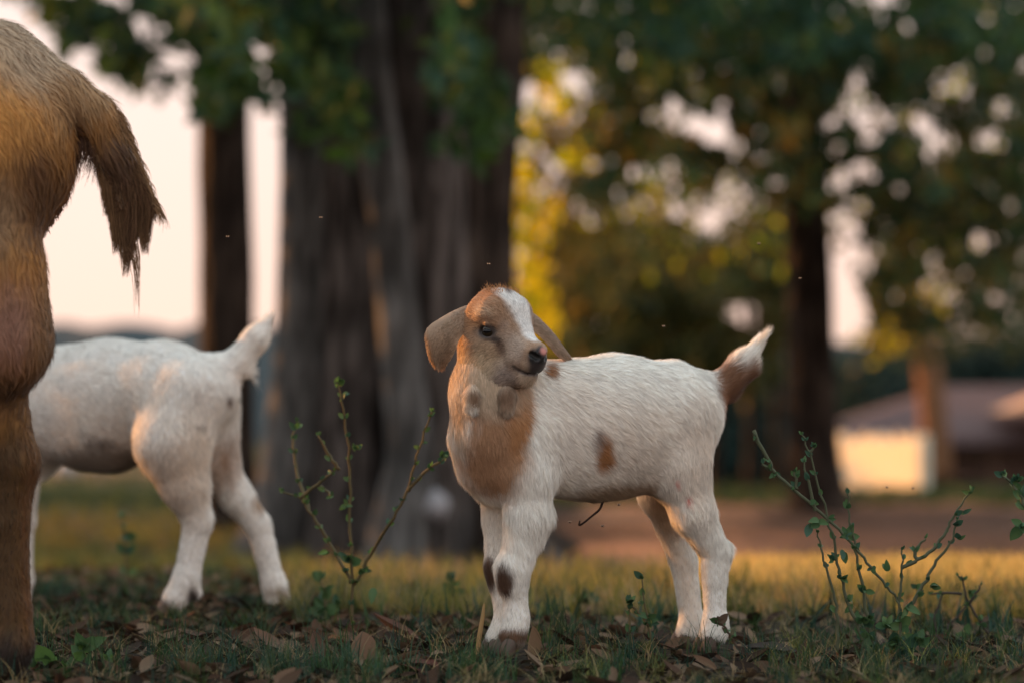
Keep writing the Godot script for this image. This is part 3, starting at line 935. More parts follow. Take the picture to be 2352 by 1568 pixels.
func make_mother() -> void:
	gd = 2.96
	gk = Q * gd
	var lat := Vector3(-0.35, 0, 0.94)
	var back := Vector3(0.8, -0.5, 0.2)
	var down := Vector3(0.0, -1, 0)
	var b := []
	b.append(bone(gp(-800, 370, -240), gp(-380, 370, -120), 350, 360, 60, 18, back, lat, 1.35))
	b.append(bone(gp(-380, 370, -120), gp(-80, 340, -20), 365, 262, 60, 18, back, lat, 1.25))
	b.append(bone(gp(-100, 285, 0), gp(-62, 335, 10), 232, 216, 50, 18, Vector3(0.5, -0.9, 0.2)))
	b.append(bone(gp(-10, 165, -10), gp(120, 222, 0), 122, 78, 40, 18, Vector3(0.7, -0.6, 0)))
	# near thigh and leg
	b.append(bone(gp(-80, 430, 60), gp(-45, 580, 90), 166, 130, 50, 17, Vector3(0.1, -1, 0.1)))
	b.append(bone(gp(-30, 640, 90), gp(-16, 782, 90), 128, 134, 40, 16, Vector3(0.1, -1, 0.1)))
	b.append(bone(gp(-60, 800, 60), gp(-14, 960, 40), 110, 76, 26, 14, Vector3(0.1, -1, 0)))
	b.append(bone(gp(-10, 960, 40), gp(26, 1062, 40), 68, 62, 18, 13, Vector3(0.1, -1, 0)))
	b.append(bone(gp(24, 1065, 40), gp(14, 1200, 48), 62, 47, 20, 11, down))
	b.append(bone(gp(14, 1200, 48), gp(16, 1400, 52), 47, 50, 20, 11, down))
	b.append(bone(gp(16, 1400, 52), gp(14, 1480, 55), 50, 64, 20, 11, down))
	b.append(bone(gp(10, 1500, 58), gp(0, 1520, 60), 58, 58, 16, 10, down))
	# far hind leg
	b.append(bone(gp(-150, 480, -150), gp(-180, 760, -170), 150, 110, 50, 16, down))
	b.append(bone(gp(-180, 760, -170), gp(-110, 1000, -190), 100, 62, 24, 13, down))
	b.append(bone(gp(-110, 1000, -190), gp(-130, 1420, -180), 58, 54, 20, 11, down))
	# tail dock
	b.append(bone(gp(130, 215, 10), gp(215, 262, 12), 62, 50, 30, 20, Vector3(0.6, -0.8, 0)))
	b.append(bone(gp(215, 262, 12), gp(262, 360, 14), 46, 36, 24, 24, Vector3(0.4, -0.9, 0)))
	b.append(bone(gp(262, 360, 14), gp(292, 440, 14), 36, 20, 20, 26, Vector3(0.4, -0.9, 0)))
	# fore quarters, neck and head, out of the picture to the left
	b.append(bone(gp(-980, 420, -320), gp(-900, 600, -290), 270, 200, 60, 16, down, lat, 1.2))
	for s in [0.0, 1.0]:
		b.append(bone(gp(-930, 640, -170 - 240 * s), gp(-920, 1020, -170 - 240 * s), 110, 66, 30, 12, down))
		b.append(bone(gp(-920, 1020, -170 - 240 * s), gp(-920, 1430, -170 - 240 * s), 60, 50, 20, 10, down))
	b.append(bone(gp(-1060, 300, -350), gp(-1270, -60, -420), 190, 120, 60, 14, Vector3(0.4, -1, 0)))
	b.append(bone(gp(-1290, -90, -420), gp(-1360, -100, -440), 120, 100, 40, 9, Vector3(1, 0, 0)))
	b.append(bone(gp(-1360, -80, -440), gp(-1560, 20, -500), 96, 56, 40, 7, Vector3(1, 0.3, 0)))
	var m := body_mesh(b, 0.0105)
	for s in [-1.0, 1.0]:
		join(m, ear_mesh([[gp(-1270, -150, -410 + 90 * s), gp(-1240, -70, -410 + 96 * s)], [gp(-1250, -110, -410 + 160 * s), gp(-1190, -20, -410 + 166 * s)],
			[gp(-1240, 60, -410 + 176 * s), gp(-1160, 90, -410 + 176 * s)], [gp(-1205, 190, -410 + 170 * s), gp(-1180, 196, -410 + 170 * s)]], 10, 10, 8.0))
	painted(m, Color(0.42, 0.20, 0.06), [
		[Vector3(-300, 60, 100), Vector3(640, 190, 400), Color(0.36, 0.265, 0.18), 0.6],
		[Vector3(-60, 300, 200), Vector3(210, 190, 200), Color(0.52, 0.25, 0.07), 0.6],
		[Vector3(60, 130, 60), Vector3(130, 90, 140), Color(0.40, 0.29, 0.19), 0.6],
		[Vector3(170, 230, 40), Vector3(90, 70, 110), Color(0.33, 0.195, 0.095), 0.6],
		[Vector3(60, 440, 90), Vector3(90, 130, 140), Color(0.15, 0.075, 0.035), 0.5],
		[Vector3(-20, 500, 180), Vector3(60, 110, 110), Color(0.25, 0.15, 0.08), 0.6],
		[Vector3(10, 760, 160), Vector3(90, 120, 130), Color(0.27, 0.14, 0.095), 0.5],
		[Vector3(100, 800, 90), Vector3(50, 140, 130), Color(0.19, 0.10, 0.045), 0.6],
		[Vector3(0, 900, 120), Vector3(120, 60, 120), Color(0.16, 0.085, 0.04), 0.6],
		[Vector3(0, 1250, 60), Vector3(180, 320, 200), Color(0.075, 0.042, 0.019), 0.4],
		[Vector3(70, 1250, 60), Vector3(30, 300, 100), Color(0.12, 0.055, 0.02), 0.6],
		[Vector3(0, 1520, 60), Vector3(140, 60, 140), Color(0.03, 0.022, 0.018), 0.5],
		[Vector3(178, 300, 40), Vector3(10, 60, 80), Color(0.05, 0.022, 0.015), 0.5],
		[Vector3(270, 370, 14), Vector3(70, 90, 90), Color(0.11, 0.06, 0.035), 0.5],
	])
	var goat := thing("mother_goat", "large tan goat at the left edge showing rump, brown tail and hind leg", "goat")
	put("body", committed(m.v, m.n, m.i, m.c), mat(Color.WHITE, 0.6, true), goat)
	var fur := put("fur", fur_mesh(m, 52000.0, 0.0017, 0.16, 0.2), goat_fur(), goat)
	fur.set_meta("kind", "stuff")
	# brush of the tail
	var roots := PackedVector3Array()
	var tips := PackedVector3Array()
	var cols := PackedColorArray()
	for k in 5200:
		var t := pow(rng.randf(), 0.8)
		var r := gp(lerpf(205, 312, t), lerpf(255, 470, t), rng.randf_range(-22, 40))
		var across := rng.randf_range(-1, 1)
		r += Vector3(across * lerpf(34, 36, t), across * 16.0, 0) * gk
		# strands gather into locks
		var lock := floorf((across * 0.5 + 0.5) * 6.0) + rng.randi_range(0, 1)
		var lx := lerpf(218, 352, lock / 6.0)
		var ly: float = [400.0, 500.0, 590.0, 640.0, 560.0, 590.0, 520.0, 500.0][int(lock)]
		var reach := rng.randf_range(0.55, 1.0)
		var target := gp(lx + rng.randf_range(-9, 9), lerpf(ly, ly - 60.0, rng.randf() * rng.randf()), rng.randf_range(-10, 24))
		roots.append(r)
		tips.append(r.lerp(target, reach))
		var g := rng.randf_range(0.6, 1.35)
		cols.append(Color(0.13, 0.07, 0.036).lerp(Color(0.30, 0.17, 0.08), clampf(1.0 - t * 1.6 + rng.randf_range(-0.2, 0.2), 0.0, 1.0)) * g)
	for k in 26:
		var r := gp(295 + rng.randf_range(-14, 10), 560 + rng.randf_range(-60, 20), 10 + rng.randf_range(-10, 14))
		roots.append(r)
		tips.append(gp(308 + rng.randf_range(-6, 10), rng.randf_range(620, 740), 12))
		cols.append(Color(0.2, 0.11, 0.055))
	for k in 500:
		var t := rng.randf()
		var r := gp(lerpf(262, 350, t) + rng.randf_range(-8, 6), lerpf(250, 480, t), rng.randf_range(-14, 30))
		roots.append(r)
		tips.append(r + Vector3(rng.randf_range(0.25, 0.75), -1, rng.randf_range(-0.2, 0.2)).normalized() * rng.randf_range(0.012, 0.034))
		cols.append(Color(0.26, 0.15, 0.075) * rng.randf_range(0.6, 1.4))
	for k in 240:
		var tx := rng.randf()
		var r := gp(lerpf(150, 222, tx), 300 + rng.randf_range(-30, 20) + 30.0 * tx, rng.randf_range(0, 40))
		roots.append(r)
		tips.append(r + Vector3(rng.randf_range(-0.2, 0.1), -1, 0) * rng.randf_range(0.02, 0.05))
		cols.append(Color(0.09, 0.045, 0.025) * rng.randf_range(0.7, 1.3))
	var brush := put("tail_hair", strand_mesh(roots, tips, Vector3(0.004, 0.0, 0), 0.0012, cols), goat_fur(), goat)
	brush.set_meta("kind", "stuff")
	var horn := mat(lin(0.03, 0.025, 0.022), 0.6)
	var toe := Vector3(-0.94, 0, -0.35)
	hoof(goat, gp(2, 1545, 60), toe, 52 * gk, horn)
	hoof(goat, gp(-138, 1470, -178), toe, 50 * gk, horn)
	hoof(goat, gp(-926, 1465, -170), toe, 50 * gk, horn)
	hoof(goat, gp(-926, 1425, -410), toe, 50 * gk, horn)

# ------------------------------------------------------------------ ground
func ground_colour(x: float, z: float) -> Color:
	var d := CAM_Z - z
	var px := 1176.0 + x / (Q * maxf(d, 1.0))
	var n1 := wave.get_noise_2d(x * 180.0, z * 180.0)
	var n2 := fine.get_noise_2d(x * 1500.0, z * 1500.0)
	var litter := Color(0.04, 0.028, 0.019)
	var turf := Color(0.075, 0.06, 0.028)
	var soil := Color(0.64, 0.33, 0.185)
	var dark_soil := Color(0.085, 0.058, 0.045)  # dark soil and fallen leaves on the left
	var lawn := Color(0.075, 0.085, 0.04)
	var right := smoothstep(-0.25, 0.35, x - 0.03 * d + n1 * 0.3)
	var c := litter.lerp(turf, smoothstep(3.5, 4.2, d + n1 * 0.4) * right)
	c = c.lerp(Color(0.5, 0.33, 0.13), smoothstep(4.1, 4.5, d + n1 * 0.2) * smoothstep(0.25, 0.6, x - 0.02 * d + n1 * 0.25))  # sunlit patch put into the ground as brighter straw
	c = c.lerp(dark_soil, smoothstep(3.9, 5.0, d) * (1.0 - right))
	c = c.lerp(soil, smoothstep(5.3, 6.0, d + n1 * 0.5) * smoothstep(-0.05, 0.3, x - 0.02 * d + n1 * 0.2))
	c = c.lerp(Color(0.20, 0.115, 0.08), smoothstep(5.8, 6.6, d) * (1.0 - smoothstep(16.0, 19.0, d)) * smoothstep(0.075, 0.125, x / d + n1 * 0.03))  # shadow of the right-hand tree painted into the soil
	c = c.lerp(lawn, smoothstep(10.0, 14.0, d + n1 * 2.0) * (1.0 - smoothstep(-1.2, 0.2, x - 0.0 * d)))
	c = c.lerp(lawn, smoothstep(17.0, 20.0, d + n1 * 2.0))
	c = c.lerp(Color(0.33, 0.2, 0.1), smoothstep(36.0, 40.0, d) * (1.0 - smoothstep(50.0, 60.0, d)))  # far sunlit strip given as ground colour
	c = c.lerp(Color(0.13, 0.075, 0.05), smoothstep(0.0, 0.35, wave.get_noise_2d(x * 55.0 + 90.0, z * 30.0)) * smoothstep(6.5, 8.0, d) * (1.0 - smoothstep(16.0, 18.0, d)) * 0.8)  # dappled shade on the soil drawn as dark noise
	var g := 1.0 + 0.35 * n2 + 0.3 * n1
	return Color(c.r * g, c.g * g, c.b * g)

func graded(lo: float, hi: float, step: float, grow: float, reach_lo: float, reach_hi: float) -> PackedFloat32Array:
	var a := []
	var x := lo
	var s := step
	while x > reach_lo:
		s *= grow
		x -= s
		a.push_front(x)
	x = lo
	while x < hi:
		a.append(x)
		x += step
	s = step
	while x < reach_hi:
		a.append(x)
		s *= grow
		x += s
	a.append(reach_hi)
	return PackedFloat32Array(a)

func make_ground() -> void:
	var xs := graded(-1.6, 1.8, 0.025, 1.12, -420.0, 420.0)
	var zs := graded(-4.0, 0.7, 0.025, 1.09, -480.0, 220.0)
	var v := PackedVector3Array()
	var n := PackedVector3Array()
	var c := PackedColorArray()
	var idx := PackedInt32Array()
	for z in zs:
		for x in xs:
			v.append(Vector3(x, ground_y(x, z), z))
			n.append(Vector3.UP)
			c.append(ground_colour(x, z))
	var w := xs.size()
	for k in zs.size() - 1:
		for j in w - 1:
			var a := k * w + j
			idx.append_array([a, a + 1, a + w, a + 1, a + w + 1, a + w])
	turn_out(v, n, idx)
	var m := grainy(Color(0.62, 0.62, 0.62), Color(1, 1, 1), 0.02, 3.0, 0.6, 11)
	m.vertex_color_use_as_albedo = true
	m.roughness = 0.96
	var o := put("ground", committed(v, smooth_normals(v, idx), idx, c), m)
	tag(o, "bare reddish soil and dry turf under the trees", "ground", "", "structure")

func make_hills() -> void:
	var v := PackedVector3Array()
	var n := PackedVector3Array()
	var idx := PackedInt32Array()
	var cols := 160
	for k in 7:
		for j in cols + 1:
			var x := -190.0 + 380.0 * j / cols
			var top := 11.6 + 1.1 * wave.get_noise_1d(x * 40.0) + 0.7 * fine.get_noise_1d(x * 90.0) - 3.2 * smoothstep(-10.0, 80.0, x)
			var t := k / 6.0
			v.append(Vector3(x, -2.2 + top * sin(t * PI * 0.5), -190.0 - 60.0 * t + 3.0 * wave.get_noise_2d(x * 30.0, k * 60.0)))
			n.append(Vector3(0, 1, 1))
	for k in 6:
		for j in cols:
			var a := k * (cols + 1) + j
			idx.append_array([a, a + 1, a + cols + 1, a + 1, a + cols + 2, a + cols + 1])
	turn_out(v, n, idx)
	var o := put("hills", committed(v, smooth_normals(v, idx), idx), grainy(Color(0.16, 0.21, 0.23), Color(0.24, 0.29, 0.3), 0.03, 0.05, 0.0, 21))
	tag(o, "far wooded hills beyond the field", "hills", "", "structure")

# ------------------------------------------------------------------ foliage
var holes := []               # gaps in the right-hand crowns: [x, y, radius] in sheet units

func leaf_cloud(clumps: Array, size: float, palette: Array, gaps := []) -> Array:
	var places: Array[Transform3D] = []
	var tints := PackedColorArray()
	for q in clumps:
		var count: int = q[5]
		var made := 0
		var tries := 0
		while made < count and tries < count * 3:
			tries += 1
			var a := Vector3(rng.randfn(), rng.randfn(), rng.randfn()) * 0.55
			if a.length() > 1.15:
				continue
			var px: float = q[0] + a.x * q[3]
			var py: float = q[1] + a.y * q[4]
			var dd: float = q[2] + a.z * 0.9 * minf(1.6, q[2] * 0.09)
			var skip := false
			for g in gaps:
				var dx: float = px - g[0]
				var dy: float = py - g[1]
				if dx * dx + dy * dy < g[2] * g[2] * rng.randf_range(0.45, 1.15):
					skip = true
					break
			if skip:
				continue
			made += 1
			var p := at(px, py, dd)
			var b := Basis(Vector3(rng.randf_range(-1, 1), rng.randf_range(-1, 1), rng.randf_range(-1, 1)).normalized(), rng.randf() * TAU).scaled(Vector3.ONE * size * rng.randf_range(0.65, 1.35))
			places.append(Transform3D(b, p))
			var c: Color = palette[rng.randi() % palette.size()]
			tints.append(c * rng.randf_range(0.6, 1.4))
	return [places, tints]

func crown(parent: Node, called: String, clumps: Array, size: float, palette: Array, m: Material, gaps := []) -> void:
	var cloud := leaf_cloud(clumps, size, palette, gaps)
	scatter(called, leaf_mesh(1.0, 0.5, 0.25, 0.3, 3), m, cloud[0], cloud[1], parent)

func px_path(pts: Array, depth: float, steps := 5) -> PackedVector3Array:
	var a := []
	for p in pts:
		a.append(at(p[0], p[1], depth + (p[2] if p.size() > 2 else 0.0)))
	return curve(a, steps)

func limb(parent: Node, called: String, pts: Array, depth: float, radii: Array, m: Material, sides := 14, flutes := [], rough := 0.12) -> void:
	var path := px_path(pts, depth)
	var rr := []
	for r in radii:
		rr.append(r * Q * depth)
	put(called, tube(path, spread(rr, path.size()), sides, flutes, rough), m, parent)

# clumps laid over a region of a crown: [x0, x1, y0, y1, depth, spacing, spread, leaves each]
func clumps_over(x0: float, x1: float, y0: float, y1: float, depth: float, deep: float, step: float, size: float, each: int, keep := 1.0) -> Array:
	var out := []
	var y := y0
	while y < y1:
		var x := x0
		while x < x1:
			if rng.randf() < keep:
				out.append([x + rng.randf_range(-0.5, 0.5) * step, y + rng.randf_range(-0.5, 0.5) * step, depth + rng.randf_range(-0.5, 0.5) * deep, size * rng.randf_range(0.7, 1.3), size * rng.randf_range(0.6, 1.1), each])
			x += step
		y += step
	return out

func make_trees() -> void:
	var bark := grainy(Color(0.17, 0.155, 0.145), Color(0.46, 0.43, 0.415), 0.02, 1.6, 3.0, 31, 0.16)
	var pale_bark := grainy(Color(0.22, 0.22, 0.215), Color(0.46, 0.455, 0.45), 0.02, 1.6, 3.0, 34, 0.16)
	var dark_bark := grainy(Color(0.12, 0.10, 0.09), Color(0.32, 0.28, 0.25), 0.02, 1.6, 3.0, 32, 0.16)
	var sunlit_bark := grainy(Color(0.42, 0.30, 0.22), Color(0.62, 0.46, 0.34), 0.02, 1.0, 3.0, 33)  # bark tinted orange for the sunlight on the far trunk
	var leafy := mat(Color.WHITE, 0.5, true, 0.9, 0.35)
	var glowing := mat(Color.WHITE, 0.5, true, 1.2, 0.3)
	var greens := [Color(0.042, 0.10, 0.055), Color(0.055, 0.12, 0.04), Color(0.036, 0.092, 0.07), Color(0.085, 0.13, 0.034)]
	var olives := [Color(0.10, 0.095, 0.022), Color(0.16, 0.115, 0.026), Color(0.07, 0.075, 0.02), Color(0.04, 0.058, 0.026)]
	var golds := [Color(0.85, 0.72, 0.01), Color(0.80, 0.70, 0.012), Color(0.72, 0.50, 0.01), Color(0.5, 0.52, 0.02)]
	holes = [[1510, 428, 62], [1470, 405, 34], [1540, 400, 40], [1586, 293, 38], [1645, 316, 46], [1692, 346, 32], [1551, 252, 28], [1480, 217, 24], [1492, 334, 26], [1680, 152, 24], [1744, 158, 24],
		[1820, 222, 34], [1818, 262, 28], [1750, 305, 25], [1747, 369, 25], [1730, 255, 20], [1706, 457, 35], [1627, 521, 30], [1785, 422, 25], [1844, 392, 22], [1914, 281, 36], [1996, 270, 56], [1955, 234, 36], [2049, 281, 40],
		[2002, 318, 36], [1920, 352, 32], [1985, 393, 46], [1938, 434, 28], [2008, 422, 26], [1955, 521, 46], [1926, 557, 28], [1978, 480, 30], [1917, 618, 28], [1967, 645, 20], [1709, 727, 46], [1961, 721, 50],
		[1375, 753, 27], [2266, 53, 30], [2078, 67, 26], [2219, 158, 34], [2260, 129, 26], [2172, 188, 34], [2219, 217, 34], [2190, 215, 26], [2307, 252, 34], [2295, 334, 34], [2330, 210, 26], [1943, 67, 20], [2260, 551, 26],
		[2195, 580, 22], [2260, 422, 22], [2143, 603, 22], [2289, 691, 22], [2066, 433, 26], [1346, 26, 26], [1620, 395, 20], [1660, 250, 22], [2150, 420, 18], [2320, 480, 18], [2100, 520, 18], [1600, 220, 16], [1420, 60, 14]]

	# the broad old tree in the middle: three stems grown together
	var t := thing("old_tree", "broad old tree with three fluted grey stems grown together behind the kids", "tree")
	limb(t, "trunk", [[575, 1350], [612, 1250], [652, 1080], [684, 800], [690, 400], [684, 0], [670, -500], [655, -900]], 10.0, [95, 76, 62, 58, 56, 56, 52, 44], pale_bark, 30, [[3, 0.09, 0.4, 1.5], [7, 0.04, 1.0, 3.0]], 0.16)
	limb(t, "trunk", [[745, 1345], [760, 1240], [782, 1080], [784, 800], [776, 400], [772, 0], [755, -500], [735, -900]], 10.1, [130, 102, 86, 80, 78, 74, 70, 60], bark, 34, [[4, 0.10, 1.4, 2.0], [9, 0.03, 0.0, 3.0]], 0.16)
	limb(t, "trunk", [[905, 1348], [908, 1240], [938, 1060], [922, 860], [894, 560], [860, 250], [828, -100], [780, -600]], 9.7, [96, 70, 52, 47, 44, 44, 46, 42], pale_bark, 28, [[3, 0.10, 2.0, 1.0], [6, 0.04, 0.0, 2.0]], 0.16)
	limb(t, "trunk", [[985, 1340], [990, 1240], [1000, 1050], [992, 800], [985, 400], [975, 0], [985, -500], [1000, -900]], 10.05, [130, 108, 90, 84, 80, 78, 74, 64], bark, 34, [[4, 0.10, 1.2, -1.5], [9, 0.03, 0.3, 2.0]], 0.16)
	limb(t, "trunk", [[1180, 1345], [1130, 1240], [1104, 1050], [1098, 760], [1096, 480], [1106, 180], [1104, 0], [1112, -500], [1130, -900]], 10.2, [160, 118, 88, 80, 76, 88, 92, 80, 70], dark_bark, 34, [[3, 0.10, 0.6, 1.5], [7, 0.04, 0.3, 2.0]], 0.16)
	limb(t, "trunk", [[1052, 1340], [1054, 1240], [1052, 1050], [1050, 700], [1046, 200], [1044, -400]], 10.25, [90, 84, 78, 74, 72, 66], dark_bark, 20, [[3, 0.09, 0.0, 1.0]], 0.16)
	limb(t, "trunk", [[860, 1330], [862, 1200], [864, 900], [866, 500], [868, 0], [860, -500]], 10.35, [96, 84, 76, 72, 72, 66], dark_bark, 18, [[3, 0.08, 0.0, 1.0]], 0.1)
	limb(t, "root", [[640, 1250], [570, 1305], [480, 1345]], 9.9, [70, 48, 20], bark, 16)
	limb(t, "root", [[1130, 1230], [1230, 1290], [1330, 1330]], 9.9, [90, 52, 20], bark, 16)
	limb(t, "limb", [[1030, -300], [1250, -480], [1500, -560]], 10.1, [90, 62, 30], bark, 16)
	limb(t, "limb", [[720, -350], [520, -560], [300, -640]], 10.1, [70, 46, 24], bark, 16)
	limb(t, "lichen_patch", [[990, 1128, 0.0], [1000, 1160, -0.04], [1006, 1196, 0.0]], 9.72, [10, 34, 10], mat(lin(0.34, 0.34, 0.36), 0.9), 12)
	var trunk_gaps := [[590, 85, 34], [575, 125, 26], [545, 180, 20], [475, 105, 24], [705, 280, 18], [680, 320, 18], [880, 40, 95], [880, 150, 80], [905, 270, 80], [970, 120, 60], [1000, 30, 50], [1110, 60, 40]]
	crown(t, "crown", clumps_over(430, 1260, -260, 130, 9.2, 2.0, 95, 85, 62, 0.72), 0.085, greens, leafy, trunk_gaps)
	crown(t, "crown", [[540, 190, 9.2, 90, 60, 100], [690, 170, 9.0, 80, 70, 70], [790, 230, 9.0, 60, 80, 80], [820, 330, 9.0, 40, 40, 22], [720, 290, 9.0, 70, 50, 26], [1080, 200, 9.0, 90, 90, 70], [1060, 330, 9.1, 70, 60, 30], [1150, 280, 9.0, 50, 80, 34], [500, 250, 9.4, 70, 40, 50]], 0.085, [greens[1], greens[3], greens[0], Color(0.05, 0.11, 0.015)], leafy, trunk_gaps)
	crown(t, "crown", clumps_over(-200, 1700, -1500, -300, 10.0, 3.4, 200, 230, 230, 0.9), 0.11, greens, leafy)

	# slim dark tree left of it
	t = thing("slim_tree", "slim dark straight tree trunk left of the broad old tree", "tree")
	limb(t, "trunk", [[520, 1250], [518, 1180], [518, 800], [512, 400], [512, 0], [510, -600], [515, -1100]], 13.0, [92, 70, 61, 60, 58, 55, 46], dark_bark, 20, [[3, 0.05, 0.0, 1.0]])
	limb(t, "limb", [[512, 200], [400, 60], [250, -40], [90, -120]], 12.8, [24, 16, 12, 8], dark_bark, 10)
	crown(t, "crown", [[170, 55, 12.0, 50, 60, 110], [150, 100, 12.1, 34, 26, 30], [245, 160, 12.1, 30, 26, 34], [335, 205, 12.1, 24, 20, 18], [200, 20, 12.1, 50, 26, 44], [110, 25, 12.1, 40, 34, 60], [270, 110, 12.0, 46, 40, 90], [300, 165, 12.2, 36, 30, 44], [255, 70, 11.8, 40, 40, 60], [350, 20, 12.1, 60, 26, 70], [430, 50, 12.2, 40, 40, 70], [395, 95, 12.2, 28, 26, 28], [310, 125, 12.0, 26, 26, 30],
		[378, 196, 12.1, 16, 16, 12], [60, -20, 12.1, 60, 30, 60], [465, 180, 12.2, 30, 90, 90], [470, 60, 12.0, 50, 90, 120], [600, 230, 12.2, 30, 20, 30], [610, 30, 12.2, 60, 60, 90]], 0.095, greens, leafy)
	crown(t, "crown", clumps_over(-500, 900, -1300, -80, 13.0, 3.0, 180, 190, 150, 0.8), 0.11, greens, leafy)

	# dark tree on the right
	t = thing("dark_tree", "dark brown straight tree standing right of the kid with its tail up", "tree")
	limb(t, "trunk", [[1880, 1215], [1878, 1160], [1868, 1000], [1862, 700], [1852, 450], [1848, 200], [1846, -200], [1850, -700]], 15.5, [105, 68, 58, 54, 50, 44, 40, 30], dark_bark, 20, [[3, 0.05, 1.0, 1.0]])
	limb(t, "limb", [[1855, 430], [1930, 370], [2020, 335], [2110, 310]], 15.4, [22, 15, 12, 8], dark_bark, 10)
	limb(t, "limb", [[1850, 330], [1770, 220], [1700, 60], [1640, -100]], 15.4, [24, 18, 14, 8], dark_bark, 10)
	limb(t, "limb", [[1850, 260], [1960, 130], [2090, 20], [2200, -120]], 15.4, [24, 18, 14, 8], dark_bark, 10)
	crown(t, "crown", clumps_over(1170, 2420, -60, 140, 14.0, 3.0, 60, 62, 105, 0.95), 0.075, greens, leafy, holes)
	crown(t, "crown", clumps_over(1390, 2420, 130, 460, 14.5, 3.0, 60, 55, 105, 0.85), 0.075, greens + [olives[0], olives[1]], leafy, holes)
	crown(t, "crown", clumps_over(2010, 2420, 420, 760, 15.0, 2.6, 60, 55, 115, 0.8), 0.07, greens + olives, leafy, holes)
	crown(t, "crown", clumps_over(1000, 2900, -1200, -80, 16.0, 5.0, 160, 170, 90, 0.9), 0.14, greens, leafy)

	# tree with yellow leaves in the gap
	t = thing("yellow_tree", "small tree with glowing yellow autumn leaves in the gap beside the broad trunk", "tree")
	limb(t, "trunk", [[1225, 1120], [1222, 900], [1215, 600], [1230, 250], [1260, 80]], 19.0, [16, 13, 10, 8, 5], dark_bark, 10)
	limb(t, "limb", [[1218, 520], [1290, 390], [1360, 270]], 19.0, [7, 5, 3], dark_bark, 8)
	crown(t, "crown", [[1192, 405, 18, 32, 34, 80], [1204, 475, 18, 34, 34, 62], [1212, 545, 18, 36, 36, 56], [1222, 615, 18, 38, 40, 60], [1236, 690, 18, 38, 44, 54], [1252, 750, 18, 34, 36, 44], [1186, 480, 18, 18, 50, 30], [1190, 580, 18, 18, 60, 40], [1194, 680, 18, 20, 60, 40], [1180, 380, 18, 16, 40, 24], [1265, 190, 18, 32, 34, 70], [1228, 170, 18, 26, 26, 34],
		[1365, 275, 18, 28, 28, 60], [1305, 375, 18, 24, 26, 46], [1350, 350, 18, 26, 34, 50], [1480, 180, 18, 26, 18, 34], [1220, 300, 18, 30, 50, 40], [1290, 240, 18, 40, 40, 30], [1250, 480, 18.5, 40, 120, 60]], 0.085, golds + [olives[0], golds[3]], glowing)
	crown(t, "crown", [[1330, 440, 20, 90, 120, 260], [1290, 560, 20, 60, 120, 200], [1350, 300, 20, 90, 90, 200], [1290, 120, 20, 120, 70, 180], [1240, 330, 20, 50, 120, 110]], 0.1, olives, leafy, holes)

	crown(t, "crown", clumps_over(1340, 2400, 40, 620, 19.5, 3.0, 75, 75, 34, 0.8), 0.1, olives + [golds[3], greens[1]], leafy)  # sparse leaves added to dim the sky gaps

	# olive thicket of far trees
	var spots := [[1330, 660, 25.0, 110, 150], [1450, 600, 27.0, 120, 130], [1580, 620, 26.0, 120, 130], [1720, 650, 28.0, 110, 160], [1450, 760, 26.0, 160, 110], [1640, 790, 27.0, 130, 100], [1300, 800, 24.0, 110, 90], [1780, 560, 28.0, 80, 100]]
	var words := ["olive brown bushy tree just right of the yellow leaves", "olive brown tree crown above the kid's back, left of the dark trunk", "tall olive tree with golden top left of the dark trunk", "olive tree directly behind the dark trunk", "low brown tree above the kid's back",
		"brown bush whose crown shows above the kid's raised tail", "dark bush right behind the kid's head", "small olive crown reaching up beside the dark trunk"]
	for k in spots.size():
		var s: Array = spots[k]
		t = thing("far_tree", words[k], "tree", Vector3.ZERO, "far trees behind the grove")
		limb(t, "trunk", [[s[0], 1130], [s[0] + 6, 950], [s[0] - 4, s[1]]], s[2], [14, 11, 7], dark_bark, 10)
		crown(t, "crown", [[s[0], s[1], s[2], s[3], s[4], 900], [s[0] - s[3] * 0.5, s[1] + 50, s[2] - 0.6, s[3] * 0.7, s[4] * 0.7, 400], [s[0] + s[3] * 0.5, s[1] + 60, s[2] - 0.6, s[3] * 0.7, s[4] * 0.7, 400]], 0.13, olives, leafy, holes)

	# sunlit tree on the far right
	t = thing("sunlit_tree", "far tree with a sunlit orange trunk in front of the house roof", "tree")
	limb(t, "trunk", [[2152, 1100], [2146, 950], [2128, 800], [2090, 640], [2110, 420]], 31.4, [40, 33, 30, 22, 12], sunlit_bark, 16)
	crown(t, "crown", [[2060, 760, 22, 60, 60, 160], [2120, 720, 22, 70, 60, 150], [2030, 700, 22, 50, 60, 90], [2010, 790, 22.5, 40, 50, 70]], 0.09, [golds[1], golds[2], olives[1], olives[0]], leafy, holes)  # gold leaves carry the sunlight in their colour
	crown(t, "crown", clumps_over(2040, 2450, 400, 800, 23.5, 2.0, 75, 70, 80, 0.8), 0.1, olives, leafy, holes)

	# two unseen trees added left of the picture to shade the trunks
	for g in [[-2100, 12.6, "unseen bushy tree added to shade the trunks, nearer of two"], [-1150, 20.0, "unseen bushy tree added to shade the trunks, farther of two"]]:
		t = thing("shade_tree", g[2], "tree", Vector3.ZERO, "trees added for shade")
		var gx: float = g[0]
		var gdp: float = g[1]
		var gu := 12.0 / gdp
		limb(t, "trunk", [[gx, 1230], [gx + 10, 700], [gx, 100], [gx + 20, -300 * gu]], gdp, [90 * gu, 70 * gu, 60 * gu, 30 * gu], dark_bark, 16)
		crown(t, "crown", clumps_over(gx - 900 * gu, gx + 900 * gu, -700 * gu, 1150, gdp, 3.0, 230 * gu, 260 * gu, 90, 0.95), 0.15, greens, leafy)

	# unseen low bush added left of the picture to shade the near ground
	t = thing("bush", "unseen low bush added between the goats and the sun as a light blocker", "bush")
	var bushy := []
